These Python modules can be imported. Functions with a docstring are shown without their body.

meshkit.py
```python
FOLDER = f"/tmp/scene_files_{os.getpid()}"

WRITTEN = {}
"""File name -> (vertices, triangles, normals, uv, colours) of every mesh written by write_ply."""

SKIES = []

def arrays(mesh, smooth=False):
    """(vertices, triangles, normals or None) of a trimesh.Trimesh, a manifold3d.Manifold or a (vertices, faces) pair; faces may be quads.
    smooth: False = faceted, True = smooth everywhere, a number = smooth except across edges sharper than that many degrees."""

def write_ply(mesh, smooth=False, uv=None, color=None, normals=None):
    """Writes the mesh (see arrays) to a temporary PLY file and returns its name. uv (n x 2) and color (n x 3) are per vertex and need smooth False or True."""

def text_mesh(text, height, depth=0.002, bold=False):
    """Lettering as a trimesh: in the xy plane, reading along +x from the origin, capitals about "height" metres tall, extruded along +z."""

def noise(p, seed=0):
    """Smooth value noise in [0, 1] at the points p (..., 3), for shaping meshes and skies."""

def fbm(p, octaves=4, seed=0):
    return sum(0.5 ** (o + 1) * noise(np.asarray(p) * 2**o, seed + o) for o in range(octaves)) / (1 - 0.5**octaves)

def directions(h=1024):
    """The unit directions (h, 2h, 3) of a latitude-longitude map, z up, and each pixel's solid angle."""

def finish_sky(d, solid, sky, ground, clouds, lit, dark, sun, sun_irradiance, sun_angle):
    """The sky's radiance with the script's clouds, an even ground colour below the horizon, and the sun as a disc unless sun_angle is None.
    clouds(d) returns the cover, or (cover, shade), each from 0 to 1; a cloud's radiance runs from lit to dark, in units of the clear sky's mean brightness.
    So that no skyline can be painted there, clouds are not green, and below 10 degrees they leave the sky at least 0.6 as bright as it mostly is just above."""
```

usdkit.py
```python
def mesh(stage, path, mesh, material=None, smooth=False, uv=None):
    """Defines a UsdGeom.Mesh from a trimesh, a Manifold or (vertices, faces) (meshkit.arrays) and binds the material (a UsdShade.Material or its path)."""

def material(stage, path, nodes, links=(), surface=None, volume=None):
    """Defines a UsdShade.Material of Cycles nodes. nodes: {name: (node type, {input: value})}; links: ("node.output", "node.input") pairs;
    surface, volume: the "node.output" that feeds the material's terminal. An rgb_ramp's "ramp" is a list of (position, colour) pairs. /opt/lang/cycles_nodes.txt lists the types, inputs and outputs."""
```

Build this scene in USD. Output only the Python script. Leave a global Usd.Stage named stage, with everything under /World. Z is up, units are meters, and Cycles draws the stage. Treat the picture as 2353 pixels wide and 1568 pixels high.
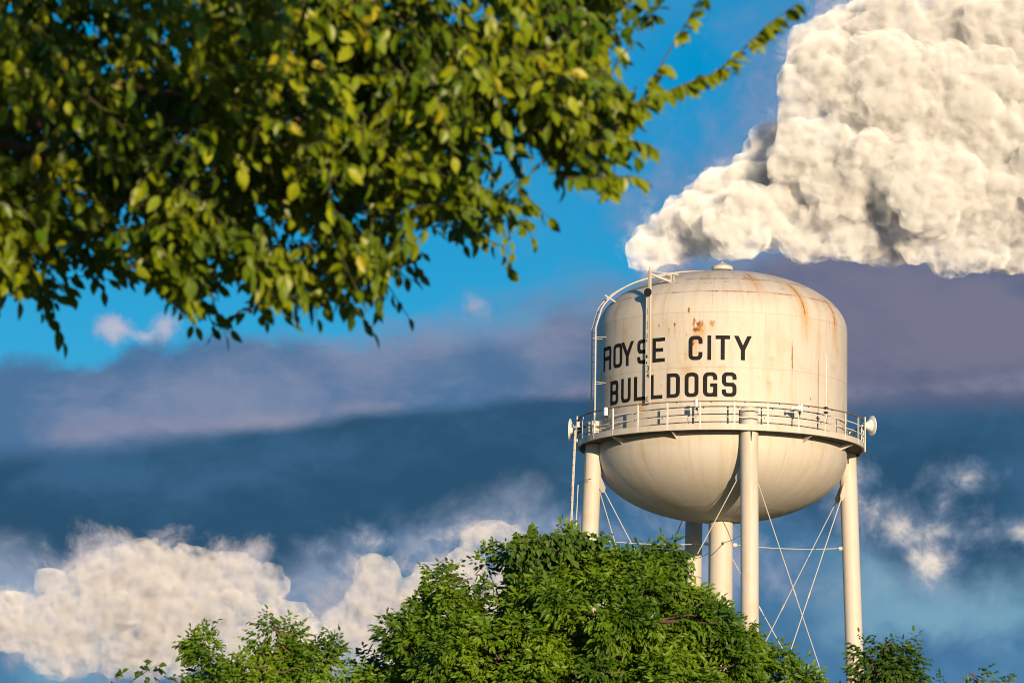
import math, random
import numpy as np
import trimesh, shapely
from shapely import affinity
from shapely.geometry import Polygon, LineString, box as sbox
from shapely.ops import unary_union
import meshkit, usdkit
from pxr import Usd, UsdGeom, UsdLux, UsdShade, Gf, Sdf, Vt

stage = Usd.Stage.CreateInMemory()
UsdGeom.SetStageUpAxis(stage, UsdGeom.Tokens.z)
UsdGeom.SetStageMetersPerUnit(stage, 1.0)
UsdGeom.Xform.Define(stage, '/World')
UsdGeom.Scope.Define(stage, '/World/Looks')

# ------------------------------------------------------------------ camera
EYE = np.array([0.0, 0.0, 1.7])
PITCH, ROLL = math.radians(9.3), math.radians(0.75)
FOCAL, APERTURE = 170.0, 36.0
cam = UsdGeom.Camera.Define(stage, '/World/camera')
fwd = np.array([0, math.cos(PITCH), math.sin(PITCH)])
rt0, up0 = np.array([1.0, 0, 0]), np.array([0, -math.sin(PITCH), math.cos(PITCH)])
right = rt0 * math.cos(ROLL) + up0 * math.sin(ROLL)      # the camera leans a little, so verticals lean right
upv = up0 * math.cos(ROLL) - rt0 * math.sin(ROLL)
cam.AddTransformOp().Set(Gf.Matrix4d(*right, 0, *upv, 0, *(-fwd), 0, *EYE, 1))
cam.CreateFocalLengthAttr(FOCAL)
cam.CreateHorizontalApertureAttr(APERTURE)
cam.CreateVerticalApertureAttr(APERTURE * 682 / 1024)
cam.CreateClippingRangeAttr((0.1, 100000.0))
cam.CreateFStopAttr(8.0)
cam.CreateFocusDistanceAttr(200.0)
EXPOSURE = 0.40
cam.CreateExposureAttr(EXPOSURE)

PXF = 2352 * FOCAL / APERTURE        # focal length in pixels of a 2352 px wide copy of the photograph


def ray(px, py):
    """Direction of a pixel of the photograph (2352 x 1568 copy)."""
    d = fwd + right * (px - 1176) / PXF + upv * (784 - py) / PXF
    return d / np.linalg.norm(d)


def azel(px, py):
    d = ray(px, py)
    return math.degrees(math.atan2(d[0], d[1])), math.degrees(math.asin(d[2]))


def at(px, py, dist):
    """Point seen at a pixel, at the horizontal distance dist."""
    d = ray(px, py)
    return EYE + d * dist / math.hypot(d[0], d[1])


# ------------------------------------------------------------------ sun and sky
SUN_EL, SUN_AZ = math.radians(8.0), math.radians(180 - 18.5)     # behind the camera, a little to the right
SUN_DIR = np.array([math.sin(SUN_AZ) * math.cos(SUN_EL), math.cos(SUN_AZ) * math.cos(SUN_EL), math.sin(SUN_EL)])
sun = UsdLux.DistantLight.Define(stage, '/World/sun')
sun.CreateIntensityAttr(1.25)
sun.CreateAngleAttr(0.5)
sun.CreateNormalizeAttr(True)
sun.CreateColorAttr(Gf.Vec3f(1.0, 0.755, 0.485))
zx = np.cross([0, 0, 1.0], SUN_DIR); zx /= np.linalg.norm(zx)
zy = np.cross(SUN_DIR, zx)
sun.AddTransformOp().Set(Gf.Matrix4d(*zx, 0, *zy, 0, *SUN_DIR, 0, 0, 0, 0, 1))


def srgb(r, g, b):
    return tuple(((c / 255 + 0.055) / 1.055) ** 2.4 if c > 10 else c / 255 / 12.92 for c in (r, g, b))


class Net:
    """Small expression builder for node graphs."""
    def __init__(self):
        self.nodes, self.links, self.k = {}, [], 0

    def add(self, kind, out, prefix='n', **inputs):
        self.k += 1
        name = f'{prefix}{self.k}'
        vals = {}
        for key, v in inputs.items():
            if isinstance(v, Ex):
                self.links.append((v.ref, f'{name}.{key}'))
            else:
                vals[key] = v
        self.nodes[name] = (kind, vals)
        return Ex(self, f'{name}.{out}')

    def math(self, op, a, b=None, c=None):
        kw = dict(math_type=op, value1=a)
        if b is not None: kw['value2'] = b
        if c is not None: kw['value3'] = c
        return self.add('math', 'value', **{k: (float(v) if isinstance(v, (int, float)) else v) for k, v in kw.items()})

    def vmath(self, op, a, b=None, scale=None):
        kw = dict(math_type=op, vector1=a)
        if b is not None: kw['vector2'] = b
        if scale is not None: kw['scale'] = scale
        return self.add('vector_math', 'vector', **kw)

    def noise(self, vec, scale, detail=4, rough=0.5, dist=0.0, lac=2.0):
        return self.add('noise_texture', 'fac', vector=vec, scale=float(scale), detail=float(detail), roughness=float(rough), distortion=float(dist), lacunarity=float(lac))

    def noise_c(self, vec, scale, detail=3, rough=0.5):
        return self.add('noise_texture', 'color', vector=vec, scale=float(scale), detail=float(detail), roughness=float(rough))

    def voro(self, vec, scale, detail=3, rough=0.5, smooth=0.6, feature='smooth_f1'):
        return self.add('voronoi_texture', 'distance', vector=vec, scale=float(scale), detail=float(detail), roughness=float(rough), smoothness=float(smooth), feature=feature, use_normalize=True)

    def step(self, x, lo, hi, smooth=True):
        return self.add('map_range', 'result', range_type='smoothstep' if smooth else 'linear', value=x, from_min=lo, from_max=hi, to_min=0.0, to_max=1.0, clamp=True)

    def mix(self, fac, a, b):
        return self.add('mix_color', 'result', fac=fac, a=a, b=b)

    def xyz(self, x, y, z):
        return self.add('combine_xyz', 'vector', x=x, y=y, z=z)

    def lookup(self, x, pts):
        """Piecewise linear function of x through the (x, y) points."""
        xs, ys = [p[0] for p in pts], [p[1] for p in pts]
        lo, hi, y0, y1 = min(xs), max(xs), min(ys), max(ys)
        f = self.step(x, lo, hi, smooth=False)
        r = self.add('rgb_ramp', 'color', fac=f, ramp=[((a - lo) / (hi - lo), ((b - y0) / (y1 - y0),) * 3) for a, b in pts])
        v = self.add('rgb_to_bw', 'val', color=r)
        return v * (y1 - y0) + y0


class Ex:
    def __init__(self, net, ref):
        self.net, self.ref = net, ref

    def __add__(s, o): return s.net.math('add', s, o)
    __radd__ = __add__
    def __mul__(s, o): return s.net.math('multiply', s, o)
    __rmul__ = __mul__
    def __sub__(s, o): return s.net.math('subtract', s, o)
    def __rsub__(s, o): return s.net.math('subtract', o, s)
    def __truediv__(s, o): return s.net.math('divide', s, o)
    def max(s, o): return s.net.math('maximum', s, o)
    def min(s, o): return s.net.math('minimum', s, o)
    def smax(s, o, k): return s.net.math('smoothmax', s, o, k)
    def sqrt(s): return s.net.math('sqrt', s)

    def parts(s):
        n = s.net.add('separate_xyz', 'x', vector=s)
        b = n.ref.split('.')[0]
        return Ex(s.net, b + '.x'), Ex(s.net, b + '.y'), Ex(s.net, b + '.z')


SKY_STRENGTH = 0.1
PPD = PXF * math.pi / 180            # photo pixels per degree


def build_sky():
    N = Net()
    d = N.vmath('scale', N.add('geometry', 'incoming'), scale=-1.0)                 # direction looked at
    dx, dy, dz = d.parts()
    az = N.math('degrees', N.math('arctan2', dx, dy))
    el = N.math('degrees', N.math('arcsine', dz))
    p = N.vmath('scale', d, scale=57.2958)               # one unit = one degree, seamless all round
    K = 2 ** -EXPOSURE / SKY_STRENGTH
    col = lambda r, g, b: tuple(K * c for c in srgb(r, g, b))

    sky = N.add('sky_texture', 'color', sky_type='single_scattering', sun_disc=False, sun_elevation=SUN_EL, sun_rotation=SUN_AZ,
                altitude=200.0, air_density=1.0, aerosol_density=0.3, ozone_density=4.0)
    sky = N.add('hsv', 'color', color=sky, hue=0.492, saturation=1.30, value=1.0)

    def lobes(items, k=0.25):
        """Union of elliptical cloud bodies; the value is the depth in degrees inside the outline."""
        out = None
        for px, py, rx, ry in items:
            a, e = azel(px, py)
            rx, ry = rx / PPD, ry / PPD
            q = N.xyz((az - a) * (1 / rx), (el - e) * (1 / ry), 0.0)
            r = N.add('vector_math', 'value', math_type='length', vector1=q)
            f = (1.0 - r) * min(rx, ry)
            out = f if out is None else out.smax(f, k)
        return out

    def shifted(v, a, e):
        """The same directions moved by (a, e) degrees, for the relief of the billows."""
        return N.vmath('add', v, (a, 0.0, e))

    warp = N.vmath('scale', N.vmath('subtract', N.noise_c(p, 1.1, 3, 0.55), (0.5, 0.5, 0.5)), scale=0.7)
    pw = N.vmath('add', p, warp)
    inside = N.step(N.math('absolute', az), 11.0, 8.0) * N.step(el, 18.0, 14.5)

    # ---- blue grey veils round the tall cumulus, high haze patches
    M = lobes([(2150, 330, 330, 320), (1900, 250, 190, 240), (1700, 500, 220, 150), (1800, 400, 130, 130)], 0.4)
    n1 = N.noise(pw, 1.3, 5, 0.6)
    veil = N.step(M + (n1 - 0.5) * 1.6, -0.75, 0.3) * 0.8
    hz = N.step(N.noise(p, 0.35, 3, 0.5), 0.46, 0.8) * 0.45
    c = N.mix(hz, sky, col(96, 150, 195))
    c = N.mix(veil, c, N.mix(N.step(n1, 0.35, 0.65), col(88, 136, 180), col(128, 148, 184)))
    # ragged pale fringe of the tall cumulus
    MF = lobes([(2180, 330, 400, 330), (1930, 190, 150, 170), (1830, 390, 110, 130), (1730, 480, 140, 110), (1600, 540, 110, 85), (1510, 575, 70, 60), (2100, 560, 300, 95), (2060, 60, 170, 90), (2500, 300, 300, 330)], 0.15)
    nf = N.noise(pw, 2.3, 6, 0.62)
    c = N.mix(N.step(MF + (nf - 0.5) * 1.0, -0.10, 0.30) * 0.85, c, N.mix(N.step(nf, 0.4, 0.62), col(150, 164, 192), col(214, 206, 204)))

    # ---- small puffs standing on the bank
    Mp = lobes([(1095, 705, 55, 42), (262, 755, 66, 44), (375, 745, 50, 46), (330, 775, 110, 30)], 0.08)
    np1 = N.noise(pw, 3.5, 4, 0.55)
    fp = Mp + (np1 - 0.5) * 0.40
    c = N.mix(N.step(fp, 0.0, 0.2) * 0.9, c, N.mix(N.step(fp, 0.0, 0.4), col(150, 168, 200), col(204, 198, 210)))

    # ---- stratus bank
    edge = lambda pts: N.lookup(az, [azel(x, y) for x, y in pts])
    soft = N.noise(p, 0.9, 4, 0.55)
    top = edge([(-700, 860), (0, 822), (300, 786), (600, 772), (900, 725), (1150, 640), (1400, 600), (1640, 580), (1850, 500), (2180, 520), (2352, 500), (3000, 520)])
    t = top - el + (soft - 0.5) * 0.75 + (N.noise(pw, 2.5, 3, 0.6) - 0.5) * 0.35
    bank = N.step(t, -0.06, N.lookup(az, [(-7, 0.22), (-3, 0.25), (0, 0.75), (3, 0.55), (7, 0.5)]))
    flat = N.vmath('multiply', N.vmath('add', p, N.vmath('scale', warp, scale=0.7)), (0.75, 0.75, 1.5))
    mott = N.noise(flat, 0.42, 6, 0.58)
    mott = mott + N.lookup(az, [(-7, -0.10), (-2, 0.02), (2, 0.03), (7, -0.02)])
    east = N.step(az, azel(1000, 800)[0], azel(1900, 800)[0])
    bcol = N.mix(N.step(mott, 0.37, 0.63), N.mix(east, col(78, 116, 156), col(88, 100, 132)), N.mix(east, col(130, 142, 172), col(118, 119, 142)))
    # ---- the darker layer underneath
    low = edge([(-700, 1040), (0, 1005), (350, 985), (640, 968), (800, 940), (1350, 903), (1700, 905), (2352, 893), (3000, 880)])
    l = low - el + (N.noise(flat, 0.7, 5, 0.55) - 0.5) * 0.42
    rim = N.step(l, -0.22, -0.02) * N.step(l, 0.16, -0.01)
    bcol = N.mix(rim * N.step(mott, 0.36, 0.6) * 0.6, bcol, col(148, 146, 168))
    mott2 = N.noise(flat, 0.6, 6, 0.56)
    dcol = N.mix(N.step(mott2, 0.42, 0.72), col(43, 82, 112), col(60, 102, 138))
    bcol = N.mix(N.step(l, -0.05, N.lookup(az, [(-7, 0.5), (-3, 0.2), (1, 0.15), (3, 0.35), (7, 0.5)])), bcol, dcol)
    front = N.step(N.math('absolute', az), 110.0, 60.0)
    c = N.mix(bank * front, c, bcol)

    # ---- lighter, torn blue below the dark layer
    under = edge([(-700, 1250), (0, 1230), (300, 1270), (600, 1290), (900, 1180), (1300, 1100), (1700, 1110), (1950, 1150), (2080, 1290), (2352, 1280), (3000, 1280)])
    n2 = N.noise(pw, 0.8, 5, 0.55)
    u = under - el + (n2 - 0.5) * 1.3
    ucol = N.mix(N.step(n2, 0.36, 0.60), col(72, 120, 160), col(150, 164, 188))
    n3 = N.noise(pw, 0.42, 4, 0.5)
    lcol = N.mix(N.step(n3, 0.40, 0.60), col(60, 112, 156), col(116, 166, 194))
    e = lambda y: azel(2000, y)[1]
    band = N.step(el + (n2 - 0.5) * 1.4, e(1520), e(1420)) * N.step(el + (n2 - 0.5) * 1.0, e(1215), e(1290)) * N.step(az, azel(1700, 1300)[0], azel(2050, 1300)[0])
    lcol = N.mix(band, N.mix(N.step(az, azel(1500, 1300)[0], azel(1900, 1300)[0]), lcol, N.mix(N.step(n3, 0.4, 0.6), col(62, 110, 154), col(84, 132, 172))), col(122, 170, 194))
    ucol = N.mix(N.step(el, azel(1176, 1500)[1], azel(1176, 1300)[1]), lcol, ucol)
    ucol = N.mix(band * 0.7, ucol, lcol)
    c = N.mix(N.step(u, -0.12, 0.65) * 0.92 * front, c, ucol)

    # ---- low cumulus along the bottom
    ML = lobes([(330, 1325, 240, 100), (570, 1330, 85, 85), (30, 1440, 170, 85), (310, 1420, 330, 100), (870, 1345, 80, 95), (820, 1440, 180, 100), (640, 1470, 150, 70),
                (1010, 1330, 110, 75), (1130, 1215, 95, 36), (1080, 1450, 270, 110), (1420, 1430, 200, 110), (450, 1490, 260, 90), (150, 1480, 170, 80), (720, 1490, 150, 80), (-350, 1400, 300, 130)], 0.25)
    scatter_low = (N.noise(p, 0.16, 2, 0.5) - 0.58) * 9.0 - inside * 9.0 - N.step(el, 6.0, 12.0) * 5.0
    ML = ML.smax(scatter_low, 0.3)
    rag = N.noise(pw, 1.6, 7, 0.6)
    FL = ML + (rag - 0.5) * 1.15
    covl = N.step(FL, -0.08, 0.30)
    rag1 = N.noise(shifted(pw, -0.05, 0.09), 1.6, 7, 0.6)
    big0, big1 = N.noise(pw, 0.75, 2, 0.5), N.noise(shifted(pw, -0.12, 0.2), 0.75, 2, 0.5)
    litl = 0.66 + (rag - rag1) * 1.5 + (big0 - big1) * 1.5 + (N.noise(p, 0.9, 3, 0.5) - 0.5) * 0.5
    litl = litl - N.step(el, azel(300, 1320)[1], azel(300, 1460)[1]) * 0.30
    litl = N.step(litl, 0.1, 1.0, smooth=False)
    rampl = N.add('rgb_ramp', 'color', fac=litl, ramp=[(0, col(128, 142, 168)), (0.4, col(166, 166, 178)), (0.7, col(200, 190, 190)), (1, col(232, 218, 208))])
    c = N.mix(covl * 0.92, c, rampl)

    # ---- torn bright wisps low on the right
    MW = lobes([(2160, 1225, 110, 30), (2045, 1205, 60, 20), (1990, 1170, 50, 26), (1960, 1120, 30, 60), (2240, 1205, 40, 26), (2195, 1098, 34, 18), (2165, 1160, 14, 22), (2352, 1220, 40, 24), (860, 1245, 60, 14), (2150, 1290, 60, 50)], 0.12)
    fw = MW + (N.noise(pw, 2.0, 6, 0.6) - 0.5) * 0.85
    c = N.mix(N.step(fw, -0.22, 0.32) * 0.92, c, N.mix(N.step(fw, -0.05, 0.30), col(140, 158, 186), col(246, 232, 216)))

    bg = N.add('background_shader', 'background', prefix='bg', color=c, strength=SKY_STRENGTH)
    mat = usdkit.material(stage, '/World/Looks/sky_material', N.nodes, N.links, surface=bg.ref)
    dome = UsdLux.DomeLight.Define(stage, '/World/sky')
    UsdShade.MaterialBindingAPI.Apply(dome.GetPrim()).Bind(mat)
    dome.GetPrim().SetCustomDataByKey('kind', 'structure')
    dome.GetPrim().SetCustomDataByKey('label', 'evening sky with white cumulus, lavender bank and dark blue cloud layer')
    dome.GetPrim().SetCustomDataByKey('category', 'sky')


build_sky()
# ------------------------------------------------------------------ scene helpers
taken = {}


def numbered(path):
    k = taken.get(path, -1) + 1
    taken[path] = k
    return path if k == 0 else f'{path}_{k:03d}'


def tag(prim, label=None, cat=None, group=None, kind=None):
    for key, v in (('label', label), ('category', cat), ('group', group), ('kind', kind)):
        if v: prim.SetCustomDataByKey(key, v)
    return prim


def thing(name, label, cat, group=None, loc=(0, 0, 0)):
    x = UsdGeom.Xform.Define(stage, numbered('/World/' + name))
    x.AddTranslateOp().Set(Gf.Vec3d(*map(float, loc)))
    x.GetPrim().SetCustomDataByKey('base', Gf.Vec3d(*map(float, loc)))
    return tag(x.GetPrim(), label, cat, group)


def base_of(prim):
    while prim and prim.GetPath() != Sdf.Path('/World'):
        if prim.HasCustomDataKey('base'):
            return np.array(prim.GetCustomDataByKey('base'))
        prim = prim.GetParent()
    return np.zeros(3)


def obj(name, mesh, mat, parent=None, smooth=40, label=None, kind=None):
    """One Mesh prim under parent (or /World). Mesh coordinates are world coordinates."""
    path = numbered((str(parent.GetPath()) if parent else '/World') + '/' + name)
    v, f, n = meshkit.arrays(mesh, smooth) if not (isinstance(mesh, tuple) and len(mesh) == 3) else mesh
    v = v - base_of(parent)
    m = UsdGeom.Mesh.Define(stage, path)
    m.CreatePointsAttr(Vt.Vec3fArray.FromNumpy(v.astype(np.float32)))
    m.CreateFaceVertexCountsAttr(Vt.IntArray.FromNumpy(np.full(len(f), 3, np.int32)))
    m.CreateFaceVertexIndicesAttr(Vt.IntArray.FromNumpy(np.asarray(f, np.int32).ravel()))
    m.CreateSubdivisionSchemeAttr('none')
    if n is not None:
        m.CreateNormalsAttr(Vt.Vec3fArray.FromNumpy(n.astype(np.float32)))
        m.SetNormalsInterpolation('vertex')
    UsdShade.MaterialBindingAPI.Apply(m.GetPrim()).Bind(mat)
    return tag(m.GetPrim(), label, kind=kind)


def cat_mesh(items):
    """Joins (vertices, faces) pairs and trimeshes."""
    vs, fs, n = [], [], 0
    for m in items:
        v, f = (m.vertices, m.faces) if hasattr(m, 'vertices') else m
        vs.append(np.asarray(v, float)); fs.append(np.asarray(f) + n); n += len(v)
    return trimesh.Trimesh(np.vstack(vs), np.vstack(fs), process=False)


def tube(points, radii, sides=8, caps=True, ref=None):
    pts = np.asarray(points, float)
    r = np.broadcast_to(np.asarray(radii, float), (len(pts),))
    t = np.gradient(pts, axis=0); t /= np.linalg.norm(t, axis=1, keepdims=True)
    if ref is None:
        ref = np.array([0, 0, 1.0]) if abs(t[:, 2]).max() < 0.95 else np.array([0.83, 0.55, 0.05])
    a = np.cross(t, ref); a /= np.linalg.norm(a, axis=1, keepdims=True)
    b = np.cross(t, a)
    ang = np.arange(sides) * 2 * np.pi / sides
    v = pts[:, None] + r[:, None, None] * (np.cos(ang)[None, :, None] * a[:, None] + np.sin(ang)[None, :, None] * b[:, None])
    i, j = np.meshgrid(np.arange(len(pts) - 1), np.arange(sides), indexing='ij')
    q = np.stack([i * sides + j, i * sides + (j + 1) % sides, (i + 1) * sides + (j + 1) % sides, (i + 1) * sides + j], -1).reshape(-1, 4)
    f = np.vstack([q[:, [0, 2, 1]], q[:, [0, 3, 2]]])
    v = v.reshape(-1, 3)
    if caps:
        n = len(v)
        v = np.vstack([v, pts[0], pts[-1]])
        k = np.arange(sides)
        last = (len(pts) - 1) * sides
        f = np.vstack([f, np.stack([np.full(sides, n), k, (k + 1) % sides], 1), np.stack([np.full(sides, n + 1), last + (k + 1) % sides, last + k], 1)])
    m = trimesh.Trimesh(v, f, process=False)
    return m


def bar(a, b, w, h, up=(0, 0, 1)):
    """Rectangular bar from a to b with bevelled edges left sharp; w across, h along up."""
    a, b = np.asarray(a, float), np.asarray(b, float)
    t = b - a; L = np.linalg.norm(t); t = t / L
    s = np.cross(t, np.asarray(up, float)); s /= np.linalg.norm(s)
    u = np.cross(s, t)
    m = trimesh.creation.box((L, w, h))
    T = np.eye(4); T[:3, 0], T[:3, 1], T[:3, 2], T[:3, 3] = t, s, u, (a + b) / 2
    m.apply_transform(T)
    return m


def frame(origin, x, z):
    x = np.asarray(x, float) / np.linalg.norm(x)
    z = np.asarray(z, float); z = z - x * (z @ x); z /= np.linalg.norm(z)
    T = np.eye(4); T[:3, 0], T[:3, 1], T[:3, 2], T[:3, 3] = x, np.cross(z, x), z, origin
    return T


def simple(name, color, rough=0.6, metallic=0.0, bump=None, **kw):
    nodes = {'p': ('principled_bsdf', dict(base_color=color, roughness=rough, metallic=metallic, **kw))}
    links = []
    if bump:
        nodes |= {'g': ('geometry', {}), 'n': ('noise_texture', dict(scale=float(bump[0]), detail=4.0)), 'b': ('bump', dict(strength=float(bump[1]), distance=0.02)),
                  'hs': ('rgb_ramp', {'ramp': [(0.3, tuple(0.8 * c for c in color)), (0.7, tuple(min(1, 1.15 * c) for c in color))]})}
        links += [('g.position', 'n.vector'), ('n.fac', 'b.height'), ('b.normal', 'p.normal'), ('n.fac', 'hs.fac'), ('hs.color', 'p.base_color')]
    return usdkit.material(stage, '/World/Looks/' + name, nodes, links, surface='p.BSDF')


# ------------------------------------------------------------------ ground
GROUND_MAT = simple('grass_ground', (0.075, 0.095, 0.035), 0.9, bump=(0.8, 0.3))
gx = trimesh.creation.box((6000, 6000, 0.4)); gx.apply_translation((0, 2000, -0.2))
g = obj('ground', gx, GROUND_MAT, smooth=False)
tag(g, 'flat grassy ground below the trees and the water tower', 'ground', kind='structure')


# ------------------------------------------------------------------ the heaped clouds: real bodies of puffs, far away
def cloud_material(name, per_px, zlo, zhi, fade, bite, albedo, tint=(0.92, 0.955, 1.0)):
    """Vapour: light that enters is scattered back within some tens of metres."""
    N = Net()
    pos = N.add('geometry', 'position')
    q = N.vmath('scale', pos, scale=1.0 / (60 * per_px))
    n = N.noise(q, 1.5, 6, 0.62)
    _, _, pz = pos.parts()
    low = N.step(pz + (n - 0.5) * 260 * per_px, zlo, zhi)
    dens = (N.step(n, 0.40, 0.66) * (1.0 - albedo) + albedo) * (low * (fade / per_px))
    v = N.add('principled_volume', 'volume', color=tint, density=dens, anisotropy=-bite)
    return usdkit.material(stage, '/World/Looks/' + name, N.nodes, N.links, volume=v.ref)


def surface_nets(F, step):
    """The zero surface of the field F (inside positive) as a quad mesh in grid coordinates times step, by naive surface nets."""
    ins = F > 0
    nx, ny, nz = F.shape
    c = np.zeros((nx - 1, ny - 1, nz - 1), np.int8)
    for a, b, d in np.ndindex(2, 2, 2):
        c += ins[a:nx - 1 + a, b:ny - 1 + b, d:nz - 1 + d]
    cells = np.argwhere((c > 0) & (c < 8))
    idx = -np.ones(c.shape, np.int32); idx[tuple(cells.T)] = np.arange(len(cells))
    acc, cnt = np.zeros((len(cells), 3)), np.zeros(len(cells))
    corners = list(np.ndindex(2, 2, 2))
    vals = np.stack([F[cells[:, 0] + a, cells[:, 1] + b, cells[:, 2] + d] for a, b, d in corners], 1)
    for p in range(8):
        for q in range(p + 1, 8):
            if sum(abs(x - y) for x, y in zip(corners[p], corners[q])) != 1: continue
            f0, f1 = vals[:, p], vals[:, q]
            cross = (f0 > 0) != (f1 > 0)
            t = np.where(cross, f0 / np.where(cross, f0 - f1, 1), 0)
            acc += cross[:, None] * (np.array(corners[p]) + t[:, None] * (np.array(corners[q]) - np.array(corners[p])))
            cnt += cross
    v = (cells + acc / cnt[:, None]) * step
    faces = []
    for ax in range(3):
        o1, o2 = [(1, 2), (2, 0), (0, 1)][ax]
        sl0, sl1 = [slice(1, -1)] * 3, [slice(1, -1)] * 3
        sl0[ax], sl1[ax] = slice(0, -1), slice(1, None)
        a, b = ins[tuple(sl0)], ins[tuple(sl1)]
        e = np.argwhere(a != b)
        fl = a[tuple(e.T)]
        g = e + 1; g[:, ax] -= 1
        d1, d2 = np.zeros(3, int), np.zeros(3, int); d1[o1], d2[o2] = 1, 1
        q = np.stack([idx[tuple((g - d1 - d2).T)], idx[tuple((g - d2).T)], idx[tuple(g.T)], idx[tuple((g - d1).T)]], 1)
        q[~fl] = q[~fl][:, ::-1]
        faces.append(q)
    q = np.vstack(faces); q = q[(q >= 0).all(1)]
    return v, np.vstack([q[:, [0, 1, 2]], q[:, [0, 2, 3]]])


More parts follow.
